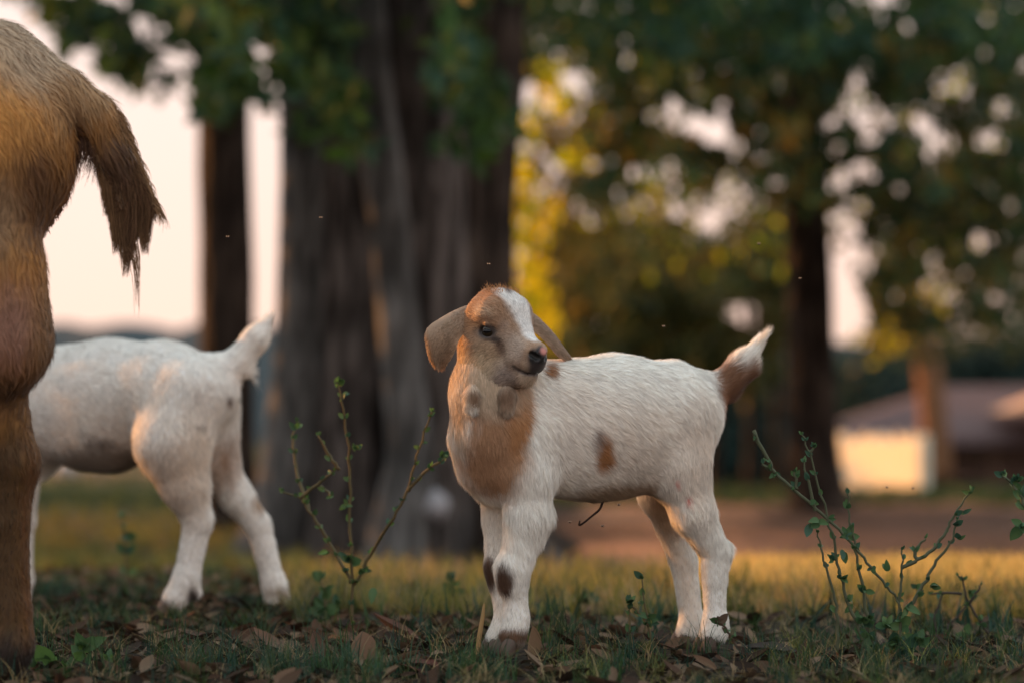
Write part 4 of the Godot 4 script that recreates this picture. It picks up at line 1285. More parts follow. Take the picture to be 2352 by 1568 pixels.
	for k in 30:
		var bz := lerpf(-3.3, 1.6, k / 29.0)
		var bd := CAM_Z - bz
		var top := 1.28 if bz < -2.0 else 1.05
		for j in 3:
			var q := Vector3(-4.6 + rng.randf_range(-0.4, 0.4), top * (0.25 + 0.3 * j), bz)
			var yc := (q.y - CAM_H - bd * PITCH) / (Q * bd)
			bushy.append([1176.0 + q.x / (Q * bd), 784.0 - yc, bd, 0.35 / (Q * bd), 0.24 / (Q * bd), 150])
	for k in 5:
		var sx := -4.6 + 0.1 * (k % 2)
		var bz := -3.0 + k * 1.1
		put("stem", tube(PackedVector3Array([Vector3(sx, -0.05, bz), Vector3(sx + 0.05, 0.5, bz + 0.05), Vector3(sx - 0.1, 1.0, bz)]), PackedFloat32Array([0.03, 0.022, 0.01]), 8), dark_bark, t)
	crown(t, "foliage", bushy, 0.075, greens, leafy)

	# dark shrubs along the far side of the clearing
	var rows := [[1250, 960, 33.0, 120, 150, "dark bluish shrub seen behind the kid's throat"], [1420, 970, 34.0, 140, 130, "dark bluish shrub behind the kid's back"], [1620, 960, 35.0, 150, 140, "dark shrub behind the kid's rump"], [1780, 960, 34.0, 110, 150, "dark shrub just left of the dark trunk"],
		[1980, 890, 40.0, 110, 80, "dark green shrub between the dark trunk and the roof"], [2180, 850, 42.0, 130, 70, "dark green shrub behind the house roof"], [2340, 830, 42.0, 120, 70, "dark green shrub at the right edge behind the roof"]]
	for r in rows:
		t = thing("shrub", r[5], "shrub", Vector3.ZERO, "shrubs along the clearing")
		limb(t, "stem", [[r[0], 1125], [r[0] + 8, 1000], [r[0], r[1] - 30]], r[2], [9, 7, 4], dark_bark, 8)
		crown(t, "foliage", [[r[0], r[1], r[2], r[3], r[4], 1300], [r[0] - 50, r[1] + 80, r[2] - 0.4, r[3], r[4] * 0.6, 500], [r[0] + 50, r[1] + 80, r[2] - 0.4, r[3], r[4] * 0.6, 500]], 0.17, [Color(0.025, 0.05, 0.045), Color(0.03, 0.06, 0.05), Color(0.02, 0.04, 0.035)], leafy)

# ------------------------------------------------------------------ house and fence
func make_buildings() -> void:
	var depth := 33.0
	var k := Q * depth
	var o := at(2140, 1128, depth)
	var base := ground_y(o.x, o.z)
	var house := thing("house", "low house with a grey hipped roof and railed porch in the shade, far right", "house", Vector3(o.x, base, o.z))
	var wall := mat(lin(0.2, 0.13, 0.125), 0.9)
	var tiles := grainy(Color(0.36, 0.29, 0.285), Color(0.48, 0.395, 0.385), 0.05, 2.0, 1.0, 41)
	var timber := mat(lin(0.16, 0.10, 0.075), 0.8)
	var st := SurfaceTool.new()
	st.begin(Mesh.PRIMITIVE_TRIANGLES)
	var h := 118.0 * k
	box(Vector3(4.6, h, 2.6), Vector3(2.3, h * 0.5, -2.4), st)
	put("wall", st.commit(), wall, house)
	# hipped roof: an eaves rectangle and a shorter ridge
	var e0 := Vector3(-1.25, h, 0.3)
	var e1 := Vector3(5.4, h, 0.3)
	var e2 := Vector3(5.4, h, -4.4)
	var e3 := Vector3(-1.25, h, -4.4)
	var r0 := Vector3(0.55, h + 0.68, -2.0)
	var r1 := Vector3(4.2, h + 0.68, -2.0)
	var v := PackedVector3Array()
	var n := PackedVector3Array()
	var idx := PackedInt32Array()
	for f in [[e0, e1, r1, r0], [e3, e0, r0, r0], [e1, e2, r1, r1], [e2, e3, r0, r1]]:
		var nn: Vector3 = (f[1] - f[0]).cross(f[2] - f[0]).normalized()
		var first := v.size()
		for c in 4:
			v.append(f[c]); n.append(nn)
		for c in 4:
			v.append(f[c] - Vector3(0, 0.12, 0)); n.append(nn)
		idx.append_array([first, first + 1, first + 2, first, first + 2, first + 3, first, first + 1, first + 5, first, first + 5, first + 4])
	turn_out(v, n, idx)
	put("roof", committed(v, n, idx), tiles, house)
	for x in [0.05, 0.86, 1.75, 2.7, 3.7]:
		st = SurfaceTool.new()
		st.begin(Mesh.PRIMITIVE_TRIANGLES)
		box(Vector3(0.11, h - 0.06, 0.11), Vector3(x, h * 0.5 - 0.03, -0.1), st)
		put("post", st.commit(), timber, house)
	for y in [0.12, 0.46]:
		st = SurfaceTool.new()
		st.begin(Mesh.PRIMITIVE_TRIANGLES)
		box(Vector3(3.8, 0.05, 0.05), Vector3(1.9, y, -0.02), st)
		put("rail", st.commit(), timber, house)
	st = SurfaceTool.new()
	st.begin(Mesh.PRIMITIVE_TRIANGLES)
	box(Vector3(0.035, 0.34, 0.03), Vector3.ZERO, st)
	var baluster := st.commit()
	for j in 30:
		var b := put("baluster", baluster, timber, house)
		b.position = Vector3(0.14 + j * 0.118, 0.29, -0.02)
	for x in [0.95, 2.3]:
		st = SurfaceTool.new()
		st.begin(Mesh.PRIMITIVE_TRIANGLES)
		box(Vector3(0.5, 0.36, 0.03), Vector3(x, 0.42, -1.085), st)
		var w := put("window", st.commit(), mat(lin(0.05, 0.045, 0.05), 0.2), house)
		for s in [-1.0, 0.0, 1.0]:
			st = SurfaceTool.new()
			st.begin(Mesh.PRIMITIVE_TRIANGLES)
			box(Vector3(0.04, 0.4, 0.05), Vector3(x + s * 0.25, 0.42, -1.075), st)
			put("frame_bar", st.commit(), wall, w)
	# gabled porch, its sunlit glow put into an orange roof colour
	st = SurfaceTool.new()
	st.begin(Mesh.PRIMITIVE_TRIANGLES)
	var pr := PrismMesh.new()
	pr.size = Vector3(2.2, 0.42, 1.5)
	st.append_from(pr, 0, Transform3D(Basis(), Vector3(1.98, h + 0.53, 0.2)))
	put("porch_roof", st.commit(), mat(lin(0.55, 0.33, 0.2), 0.85), house)

	# sunlit picket fence panel
	depth = 30.0
	k = Q * depth
	o = at(1925, 1131, depth)
	var fence := thing("picket_fence", "pale picket fence panel glowing in the sun, right of the dark trunk", "fence", Vector3(o.x, ground_y(o.x, o.z), o.z))
	fence.rotation.y = deg_to_rad(-64)
	var paint := mat(lin(0.85, 0.80, 0.66), 0.7)
	var pick := SurfaceTool.new()
	pick.begin(Mesh.PRIMITIVE_TRIANGLES)
	box(Vector3(0.074, 0.60, 0.02), Vector3(0, 0.34, 0), pick)
	var tip := PrismMesh.new()
	tip.size = Vector3(0.074, 0.06, 0.02)
	pick.append_from(tip, 0, Transform3D(Basis(), Vector3(0, 0.67, 0)))
	var picket := pick.commit()
	for j in 18:
		var b := put("picket", picket, paint, fence)
		b.position = Vector3(0.05 + j * 0.096, rng.randf_range(-0.06, 0.03), 0.015)
	for y in [0.18, 0.5]:
		st = SurfaceTool.new()
		st.begin(Mesh.PRIMITIVE_TRIANGLES)
		box(Vector3(1.75, 0.06, 0.03), Vector3(0.86, y, -0.012), st)
		put("rail", st.commit(), paint, fence)
	for x in [0.02, 0.86, 1.7]:
		st = SurfaceTool.new()
		st.begin(Mesh.PRIMITIVE_TRIANGLES)
		box(Vector3(0.08, 0.72, 0.08), Vector3(x, 0.33, -0.07), st)
		put("post", st.commit(), paint, fence)

	# two pale stones far off under the second kid's belly
	for s in [[152, 40.0, "larger of two pale stones seen under the second kid's belly"], [222, 41.0, "smaller of two pale stones seen under the second kid's belly"]]:
		var p := on_ground(s[0], s[1])
		var sm := SphereMesh.new()
		sm.radius = 0.24 if s[0] < 200 else 0.17
		sm.height = 0.44 if s[0] < 200 else 0.32
		sm.radial_segments = 14
		sm.rings = 8
		var a := sm.get_mesh_arrays()
		var vv: PackedVector3Array = a[Mesh.ARRAY_VERTEX]
		for j in vv.size():
			vv[j] *= 1.0 + 0.25 * wave.get_noise_3d(vv[j].x * 900.0 + s[0], vv[j].y * 900.0, vv[j].z * 900.0)
		var ii: PackedInt32Array = a[Mesh.ARRAY_INDEX]
		var stone := put("stone", committed(vv, smooth_normals(vv, ii), ii), mat(lin(0.6, 0.6, 0.62), 0.9))
		stone.position = p + Vector3(0, 0.2, 0)
		tag(stone, s[2], "stone", "pale stones in the far grass")

# ------------------------------------------------------------------ grass, litter and weeds
func tuft_mesh(blades: int, high: float, wide: float, lean: float) -> ArrayMesh:
	var v := PackedVector3Array()
	var n := PackedVector3Array()
	var idx := PackedInt32Array()
	for _b in blades:
		var ang := rng.randf() * TAU
		var dir := Vector3(cos(ang), 0, sin(ang))
		var side := Vector3(-sin(ang), 0, cos(ang))
		var h := high * rng.randf_range(0.5, 1.15)
		var bend := lean * rng.randf_range(0.3, 1.3)
		var root := Vector3(rng.randf_range(-1, 1), 0, rng.randf_range(-1, 1)) * high * 0.22
		var first := v.size()
		for s in 4:
			var t := s / 3.0
			var p := root + Vector3.UP * (h * t * (1.0 - 0.25 * bend * t)) + dir * (h * bend * t * t) - Vector3.UP * 0.004 * (1.0 - t)
			var w := wide * (1.0 - t) * 0.5 + 0.0001
			v.append(p - side * w)
			v.append(p + side * w)
			var nn := (dir * -1.0 + Vector3.UP * (0.4 + t)).normalized()
			n.append(nn)
			n.append(nn)
		for s in 3:
			var a := first + s * 2
			idx.append_array([a, a + 1, a + 2, a + 1, a + 3, a + 2])
	turn_out(v, n, idx)
	return committed(v, n, idx)

func spread_tufts(called: String, label: String, count: int, px0: float, px1: float, d0: float, d1: float, mesh: ArrayMesh, palette: Array, m: Material, patchy: float, low: float, high: float) -> void:
	var places: Array[Transform3D] = []
	var tints := PackedColorArray()
	var tries := 0
	while places.size() < count and tries < count * 12:
		tries += 1
		var d := d0 * pow(d1 / d0, rng.randf())
		var px := rng.randf_range(px0, px1)
		var x := (px - 1176.0) * Q * d
		var z := CAM_Z - d
		if wave.get_noise_2d(x * 700.0 + 300.0, z * 700.0) < patchy + rng.randf_range(-0.15, 0.15):
			continue
		if z > -0.22 and z < 0.36 and (absf(px - 1165.0) < 90.0 or absf(px - 1615.0) < 95.0) and rng.randf() < 0.75:
			continue
		var s := rng.randf_range(low, high)
		places.append(Transform3D(Basis(Vector3.UP, rng.randf() * TAU).scaled(Vector3(s, s * rng.randf_range(0.8, 1.2), s)), Vector3(x, ground_y(x, z), z)))
		var c: Color = palette[rng.randi() % palette.size()]
		tints.append(c * rng.randf_range(0.65, 1.35))
	var o := scatter(called, mesh, m, places, tints)
	tag(o, label, "grass", "", "stuff")

func litter_leaf(kind: int) -> ArrayMesh:
	return leaf_mesh(0.048, [0.026, 0.034, 0.021][kind], [0.22, -0.18, 0.4][kind], [0.45, 0.3, 0.8][kind], 6)

func make_ground_cover() -> void:
	var blade := mat(Color.WHITE, 0.55, true, 0.8, 0.3)
	var dry_blade := mat(Color.WHITE, 0.7, true, 1.0, 0.25)
	var green := [Color(0.026, 0.062, 0.032), Color(0.037, 0.078, 0.024), Color(0.021, 0.054, 0.037), Color(0.055, 0.072, 0.025)]
	var straw := [Color(0.28, 0.21, 0.10), Color(0.22, 0.15, 0.075), Color(0.33, 0.25, 0.13)]
	var dry_green := [Color(0.24, 0.21, 0.045), Color(0.17, 0.17, 0.045), Color(0.32, 0.25, 0.07), Color(0.09, 0.12, 0.045)]
	spread_tufts("grass", "dark green grass tufts in the near foreground", 300, -60, 2420, 2.72, 3.55, tuft_mesh(9, 0.05, 0.0016, 0.6), green, blade, 0.08, 0.6, 1.25)
	spread_tufts("grass", "dense low grass at the bottom right around the kid's hooves", 360, 1060, 2420, 2.72, 3.5, tuft_mesh(11, 0.034, 0.0016, 0.8), green + [dry_green[1]], blade, -0.1, 0.6, 1.2)
	spread_tufts("grass", "dry straw blades mixed into the near grass", 420, -60, 2420, 2.72, 3.8, tuft_mesh(5, 0.045, 0.0016, 1.3), straw, blade, -0.2, 0.5, 1.2)
	spread_tufts("grass", "yellowish grass lit by low sun behind the kid", 2200, 640, 2500, 3.75, 5.6, tuft_mesh(12, 0.05, 0.0026, 0.8), dry_green + [straw[0], straw[2]], dry_blade, 0.04, 0.5, 1.4)
	spread_tufts("grass", "taller dark green weeds among the yellowish grass", 200, 640, 2500, 3.45, 4.9, tuft_mesh(9, 0.06, 0.006, 0.9), green, blade, 0.08, 0.5, 1.3)
	spread_tufts("grass", "golden dry grass brightened to carry the sunlit patch on the right", 3200, 1560, 2500, 4.35, 5.7, tuft_mesh(12, 0.05, 0.0026, 0.8), [Color(0.78, 0.52, 0.17), Color(0.70, 0.46, 0.14), Color(0.6, 0.45, 0.14)], dry_blade, -0.35, 0.6, 1.3)  # straw colour brightened where the sun patch falls
	spread_tufts("grass", "thin shaded grass under the second kid", 500, -80, 760, 3.5, 5.2, tuft_mesh(10, 0.04, 0.0026, 0.8), green, blade, 0.05, 0.6, 1.2)
	spread_tufts("grass", "far lawn grass in dark greens that stand for shade", 5000, -200, 2500, 17.0, 44.0, tuft_mesh(12, 0.10, 0.008, 0.8), green + [dry_green[1]], blade, -0.6, 0.6, 1.4)  # darker greens paint shade onto the far lawn
	spread_tufts("grass", "short grass on the left under the far trunks", 1500, -200, 700, 8.0, 18.0, tuft_mesh(12, 0.07, 0.005, 0.8), dry_green, blade, -0.1, 0.6, 1.3)
	# distinct grass clumps close to the camera
	for q in [[645, 2.96, 1.0, "thick grass clump at the bottom left, near the centre of that side"], [790, 2.98, 0.6, "small grass clump below the upright weed"], [890, 2.94, 0.5, "small grass clump below the fallen twig"], [1085, 2.93, 0.9, "grass clump at the bottom edge left of the front hooves"], [430, 3.0, 0.6, "loose grass clump at the bottom left beside the broad-leaved weed"]]:
		var places: Array[Transform3D] = []
		var tints := PackedColorArray()
		for _k in int(14 * q[2]) + 4:
			var p := on_ground(q[0] + rng.randfn() * 45.0 * q[2], q[1] + rng.randf_range(-0.06, 0.06))
			places.append(Transform3D(Basis(Vector3.UP, rng.randf() * TAU).scaled(Vector3.ONE * rng.randf_range(0.7, 1.15)), p))
			tints.append(green[rng.randi() % 4] * rng.randf_range(0.9, 1.7))
		tag(scatter("grass", tuft_mesh(12, 0.052, 0.0019, 0.7), blade, places, tints), q[3], "grass", "", "stuff")
	# leaf litter nobody could count
	var paper := mat(Color.WHITE, 0.8, true, 0.25, 0.25)
	var browns := [Color(0.085, 0.048, 0.03), Color(0.12, 0.072, 0.045), Color(0.05, 0.03, 0.02), Color(0.17, 0.115, 0.075), Color(0.035, 0.024, 0.017)]
	for kind in 3:
		var places: Array[Transform3D] = []
		var tints := PackedColorArray()
		for _k in 2600:
			var d := 2.72 * pow(6.2 / 2.72, rng.randf())
			var x := rng.randf_range(-1260, 1260) * Q * d
			var z := CAM_Z - d
			if (d > 3.7 and x > 0.1 and rng.randf() < 0.8) or (x > 0.05 and rng.randf() < 0.45):
				continue
			var lpx := 1176.0 + x / (Q * d)
			if z > -0.2 and z < 0.34 and (absf(lpx - 1160.0) < 70.0 or absf(lpx - 1612.0) < 75.0) and rng.randf() < 0.55:
				continue
			var b := Basis(Vector3.UP, rng.randf() * TAU) * Basis(Vector3.RIGHT, -PI * 0.5 + rng.randf_range(-0.2, 0.28)) * Basis(Vector3.UP, rng.randf_range(-0.7, 0.7))
			places.append(Transform3D(b.scaled(Vector3.ONE * rng.randf_range(0.2, 0.85)), Vector3(x, ground_y(x, z) + rng.randf_range(0.001, 0.007), z)))
			tints.append(browns[rng.randi() % browns.size()] * rng.randf_range(0.5, 1.2))
		var o := scatter("leaf_litter", litter_leaf(kind), paper, places, tints)
		tag(o, ["narrow brown leaf fragments strewn over the ground", "broad brown leaf fragments strewn over the ground", "curled brown leaf fragments strewn over the ground"][kind], "leaf litter", "", "stuff")
	# single dry leaves that stand out
	var named := [
		[1222, 1525, 3.12, 1.15, 0, Vector3(0.15, 0.45, 0.9), Color(0.42, 0.29, 0.19), "curled tan dry leaf standing against the kid's front hoof"],
		[737, 1530, 3.14, 1.0, 2, Vector3(0.3, 0.2, 0.1), Color(0.40, 0.25, 0.2), "pinkish dry leaf standing on edge left of the fallen twig"],
		[690, 1522, 3.2, 1.3, 1, Vector3(-1.2, 0.3, 0.7), Color(0.16, 0.10, 0.065), "broad brown dry leaf leaning beside the pinkish one"],
		[842, 1540, 3.1, 1.0, 1, Vector3(-0.5, 0.3, -0.2), Color(0.21, 0.12, 0.075), "brown pointed dry leaf upright below the fallen twig"],
		[530, 1466, 3.3, 1.6, 0, Vector3(-1.5, 0.2, 1.2), Color(0.11, 0.06, 0.045), "long dark dry leaf lying under the second kid's hooves"],
		[880, 1450, 3.42, 1.5, 1, Vector3(-1.4, 0.3, -1.2), Color(0.22, 0.14, 0.09), "big dull dry leaf at the foot of the upright weed"],
		[960, 1455, 3.4, 1.4, 2, Vector3(-1.4, 0.4, 1.0), Color(0.15, 0.08, 0.06), "dark curled dry leaf right of the upright weed's foot"],
		[990, 1556, 2.96, 1.6, 1, Vector3(-1.3, 0.1, 0.6), Color(0.15, 0.05, 0.035), "reddish brown dry leaf flat at the bottom edge"],
		[1840, 1510, 3.16, 1.7, 1, Vector3(-1.25, 0.2, 1.2), Color(0.045, 0.03, 0.025), "nearly black dry leaf in the grass right of the hind hooves"],
		[560, 1500, 3.22, 1.1, 0, Vector3(-1.5, 0.1, 0.9), Color(0.25, 0.17, 0.11), "tan dry leaf in the near litter left of the grass clump"],
		[800, 1566, 2.98, 0.9, 0, Vector3(-1.45, 0.2, -0.5), Color(0.3, 0.2, 0.13), "small tan dry leaf at the bottom edge under the twig"],
		[640, 1480, 3.26, 1.2, 2, Vector3(-1.5, 0.4, 0.3), Color(0.2, 0.12, 0.08), "curled brown dry leaf behind the near grass clump"],
	]
	for q in named:
		var g := on_ground(q[0], q[2])
		var o := put("dry_leaf", litter_leaf(q[4]), mat(lin(q[6].r * 0.6, q[6].g * 0.58, q[6].b * 0.55), 0.8, false, 0.3))
		var tilt: Vector3 = q[5]
		o.transform = Transform3D((Basis(Vector3.UP, tilt.z) * Basis(Vector3.RIGHT, tilt.x) * Basis(Vector3.BACK, tilt.y)).scaled(Vector3.ONE * q[3]), g + Vector3(0, 0.003, 0))
		tag(o, q[7], "leaf", "dry leaves on the ground")
	# fallen twig and a straw stalk
	var tw := put("twig", tube(px_path([[765, 1486, 0.02], [850, 1484, 0.0], [940, 1494, 0.0], [1000, 1508, -0.02], [1035, 1530, -0.04]], 3.3), spread([0.0022, 0.003, 0.0028, 0.0026, 0.0016], 21), 8, [], 0.1), mat(lin(0.07, 0.045, 0.04), 0.85))
	tag(tw, "thin dark fallen twig lying left of the kid's front hooves", "twig")
	tw = put("dry_stalk", tube(px_path([[1092, 1535], [1100, 1470], [1108, 1420], [1112, 1388]], 3.12), spread([0.0035, 0.003, 0.0024, 0.001], 16), 8, [], 0.1), mat(lin(0.34, 0.22, 0.10), 0.8, false, 0.2))
	tag(tw, "straw coloured dry stalk sticking up before the front hooves", "stalk")

# a weed: stems are sheet paths; leaves sit along them in small whorls and where named
func weed(called: String, label: String, depth: float, stems: Array, thick: float, every: float, size: float, extra: Array, sm: Material, lm: Array, meshes: Array, group := "weeds in the foreground") -> void:
	var t := thing(called, label, "weed", Vector3.ZERO, group)
	for s in stems:
		var path := px_path(s, depth, 5)
		for k in path.size():
			path[k] += Vector3(fine.get_noise_2d(path[k].y * 9000.0, k * 30.0), 0, fine.get_noise_2d(path[k].y * 9000.0, 500.0 + k * 30.0)) * 0.003
		var n := path.size()
		put("stem", tube(path, spread([thick, thick * 0.8, thick * 0.4], n), 7, [], 0.2), sm, t)
		var run := rng.randf() * every
		for k in range(1, n):
			var d := (path[k] - path[k - 1])
			run += d.length()
			if run > every:
				run = rng.randf_range(-0.3, 0.1) * every
				for _j in rng.randi_range(2, 5):
					sprout(t, path[k], (d.normalized() * 0.6 + Vector3(rng.randf_range(-1, 1), rng.randf_range(-0.3, 0.5), rng.randf_range(-1, 1))).normalized(), size * rng.randf_range(0.4, 1.3), lm, meshes)
		for _j in 3:
			sprout(t, path[n - 1], Vector3(rng.randf_range(-0.7, 0.7), 1, rng.randf_range(-0.7, 0.7)).normalized(), size * rng.randf_range(0.4, 0.8), lm, meshes)
	for e in extra:
		for _j in e[3]:
			sprout(t, at(e[0] + rng.randf_range(-3, 3), e[1] + rng.randf_range(-3, 3), depth), Vector3(e[4] + rng.randf_range(-0.8, 0.8), e[5] + rng.randf_range(-0.5, 0.5), rng.randf_range(-0.5, 0.9)).normalized(), e[2] * rng.randf_range(0.5, 1.0), lm, meshes)

func sprout(t: Node3D, p: Vector3, dir: Vector3, size: float, lm: Array, meshes: Array) -> void:
	var o := put("leaf", meshes[rng.randi() % meshes.size()], lm[rng.randi() % lm.size()], t)
	var side := dir.cross(Vector3(rng.randf_range(-0.4, 0.4), rng.randf_range(-0.4, 0.4), 1)).normalized()
	o.transform = Transform3D(Basis(side, dir, side.cross(dir)).scaled(Vector3.ONE * size), p)

func make_weeds() -> void:
	var sm := mat(lin(0.10, 0.085, 0.045), 0.75)
	var grey_stem := mat(lin(0.075, 0.085, 0.05), 0.75)
	var lm := [mat(lin(0.045, 0.095, 0.04), 0.5, false, 0.6), mat(lin(0.06, 0.115, 0.045), 0.5, false, 0.6), mat(lin(0.035, 0.08, 0.05), 0.5, false, 0.6)]
	var bright := [mat(lin(0.09, 0.17, 0.045), 0.5, false, 0.7), lm[1]]
	var meshes := [leaf_mesh(1.0, 0.62, 0.3, 0.35), leaf_mesh(1.0, 0.5, -0.25, 0.45), leaf_mesh(1.0, 0.7, 0.5, 0.2)]
	weed("weed", "upright leafy weed with three main stems between the two kids", 3.44, [
		[[808, 1450], [805, 1340], [803, 1200], [801, 1080], [790, 960, -0.02], [774, 878, -0.03]],
		[[806, 1340], [764, 1262, 0.02], [716, 1184, 0.03], [688, 1145, 0.04], [645, 1130, 0.05]],
		[[688, 1145, 0.04], [735, 1106, 0.03], [768, 1082, 0.02]], [[736, 1118, 0.03], [762, 1140, 0.0]],
		[[708, 1172, 0.04], [682, 1090, 0.08], [672, 1010, 0.09], [682, 968, 0.1]], [[776, 1078, 0.0], [752, 1040, 0.0], [730, 1000, 0.0]],
		[[812, 1345], [850, 1275, 0.0], [902, 1190, -0.03], [935, 1120, -0.04], [962, 1030, -0.05], [992, 945, -0.06]],
		[[935, 1128, -0.04], [975, 1085, -0.05], [1022, 1052, -0.06]]], 0.0028, 0.017, 0.0092,
		[[772, 882, 0.016, 5, 0.1, 0.6], [786, 908, 0.013, 4, 0.2, 0.2], [815, 1030, 0.018, 5, 0.3, 0.1], [800, 1290, 0.021, 8, 0, 0.2], [830, 1310, 0.018, 6, 0.4, 0], [812, 1335, 0.016, 5, 0, 0.3], [856, 1352, 0.04, 1, 0.1, -1.0], [752, 1270, 0.018, 3, -0.6, 0],
		[1018, 1052, 0.026, 3, 0.4, 0.6], [968, 1018, 0.014, 4, 0.3, 0.3], [795, 1160, 0.015, 4, -0.2, 0.1], [678, 985, 0.014, 4, 0, 0.6]], sm, lm + bright, meshes)
	var r := func(a: Array) -> Array:
		var out := []
		for p in a:
			out.append([p[0] * 0.5 + 1176.0, p[1] * 0.5 + 918.7, (p[2] if p.size() > 2 else 0.0)])
		return out
	weed("weed", "many-stemmed woody weed with sparse leaves at the right, in front of the soil", 3.16, [
		r.call([[1110, 140], [1190, 290], [1230, 350], [1400, 500], [1530, 620], [1640, 750], [1720, 850], [1780, 925], [1790, 1010], [1778, 1230]].map(func(p): return p)),
		r.call([[1625, 1140], [1600, 1060], [1550, 930], [1510, 780], [1480, 640], [1440, 480], [1375, 260], [1340, 160]]),
		r.call([[1665, 1180], [1655, 1080], [1620, 880], [1590, 720], [1560, 560], [1550, 430]]),
		r.call([[1768, 1270], [1790, 1060], [1785, 960], [1800, 820], [1800, 690]]),
		r.call([[1800, 775], [1870, 735], [1940, 690], [2000, 610], [2040, 530], [2120, 415]]),
		r.call([[1800, 1000], [1850, 930], [1900, 850], [1960, 740], [2030, 640], [2050, 550]]),
		r.call([[1500, 1150], [1500, 1050], [1490, 920], [1440, 740], [1410, 610]]),
		r.call([[1372, 255], [1392, 215]]), r.call([[1186, 320], [1155, 292]]), r.call([[1310, 410], [1306, 330]]), r.call([[1862, 735], [1862, 690], [1908, 636]]), r.call([[1400, 510], [1345, 285]])], 0.0026, 0.021, 0.0092,
		[[1886, 1198, 0.019, 3, -0.4, -0.4], [1864, 1204, 0.017, 2, 0, -0.8], [1948, 1232, 0.02, 6, 0, 0.2], [1940, 1266, 0.017, 3, 0.1, -0.8], [1915, 1285, 0.014, 6, -0.2, 0.2], [2040, 1310, 0.019, 2, 0.3, 0.9], [1935, 1330, 0.016, 6, 0, 0.1], [1990, 1360, 0.017, 5, 0.2, 0.2],
		[1961, 1390, 0.020, 3, 0.1, -0.3], [2085, 1395, 0.022, 3, 0.2, 0], [1985, 1430, 0.024, 6, 0, 0.3], [2075, 1440, 0.022, 6, 0, 0.2], [2060, 1480, 0.026, 9, 0.2, 0.3], [2090, 1500, 0.028, 9, 0.2, 0.2], [2040, 1440, 0.02, 7, -0.3, 0.3], [2110, 1475, 0.024, 8, 0.4, 0.3], [1995, 1465, 0.022, 7, -0.2, 0.3], [2020, 1500, 0.024, 8, 0, 0.4], [2140, 1510, 0.022, 7, 0.2, 0.4], [2145, 1345, 0.018, 4, 0.4, 0.1], [2205, 1240, 0.016, 3, 0.4, 0.2], [2215, 1180, 0.014, 2, 0.8, 0.4], [1830, 1095, 0.012, 4, 0, 0.4]], grey_stem, lm, meshes)
	weed("weed", "bare dark branching weed near the right edge", 3.42, [
		r.call([[2330, 1270], [2260, 1160], [2190, 1070], [2110, 935], [2075, 830], [2060, 810]]), r.call([[2075, 892], [2000, 888], [1930, 895]]),
		r.call([[1975, 1130], [1985, 1080], [2050, 1000], [2100, 940]]), r.call([[1960, 1110], [1950, 1000], [1985, 900]]), r.call([[2110, 935], [2140, 890], [2160, 850]]), r.call([[2200, 1085], [2120, 1105], [2010, 1085]])], 0.0022, 0.05, 0.008,
		[[2232, 1362, 0.014, 3, 0.3, 0.4], [2110, 1350, 0.02, 2, 0, 0.2], [2225, 1460, 0.018, 3, 0, 0.2], [2290, 1470, 0.02, 4, 0, 0.3], [2260, 1440, 0.016, 3, 0, 0.3]], mat(lin(0.05, 0.042, 0.035), 0.8), lm, meshes)
	weed("weed", "leafy tip of a weed entering at the right edge", 3.12, [r.call([[2420, 640], [2360, 470], [2312, 395], [2262, 345]])], 0.0026, 0.016, 0.015, [[2340, 1105, 0.016, 5, 0, 0.2], [2352, 1205, 0.026, 5, -0.4, 0]], grey_stem, lm, meshes)
	weed("weed", "small dark sprig in front of the kid's hind legs", 3.22, [[[1505, 1492], [1490, 1440], [1476, 1330]], [[1494, 1440], [1462, 1400], [1440, 1384]], [[1450, 1485], [1448, 1400]]], 0.0022, 0.014, 0.014,
		[[1488, 1430, 0.022, 3, 0.6, 0], [1470, 1385, 0.016, 4, 0, 0], [1470, 1480, 0.018, 2, -0.5, 0.1]], sm, lm, meshes)
	weed("weed", "sprig pressed against the kid's hind hoof", 3.2, [[[1696, 1500], [1680, 1465], [1664, 1438], [1648, 1430]]], 0.0022, 0.008, 0.011, [[1652, 1434, 0.016, 6, -0.3, 0.2]], mat(lin(0.07, 0.05, 0.035), 0.8), [lm[0], mat(lin(0.09, 0.06, 0.04), 0.7)], meshes)
	weed("weed", "blurred seedling behind the kid's belly", 4.0, [[[1350, 1430], [1345, 1370]]], 0.0022, 0.02, 0.022, [[1345, 1365, 0.03, 4, 0, 0]], sm, lm, meshes)
	weed("weed", "blurred seedling between the upright weed and the front legs", 3.9, [[[1035, 1440], [1040, 1380], [1036, 1330]]], 0.0022, 0.02, 0.02, [[1036, 1340, 0.024, 4, 0.2, 0]], sm, lm, meshes)
	weed("weed", "blurred thin weed between the second kid's legs and its mother", 4.5, [[[292, 1400], [286, 1300], [282, 1240], [276, 1190]]], 0.0024, 0.03, 0.022, [[284, 1230, 0.03, 5, 0.2, 0]], sm, lm, meshes)
	weed("weed", "low weed with broad leaves at the bottom left", 3.04, [[[150, 1560], [190, 1520], [186, 1490]], [[170, 1560], [110, 1530]], [[180, 1560], [250, 1525]]], 0.002, 0.012, 0.026, [[190, 1500, 0.036, 2, 0, 1], [120, 1530, 0.04, 3, -0.9, 0.2], [140, 1545, 0.036, 3, -0.6, 0.1]], sm, bright, meshes)
	weed("weed", "green rosette behind the upright weed's foot", 3.7, [[[740, 1440], [745, 1380], [735, 1330]], [[760, 1440], [770, 1390]]], 0.0022, 0.012, 0.02, [[745, 1400, 0.028, 6, 0, 0.2]], sm, lm, meshes)

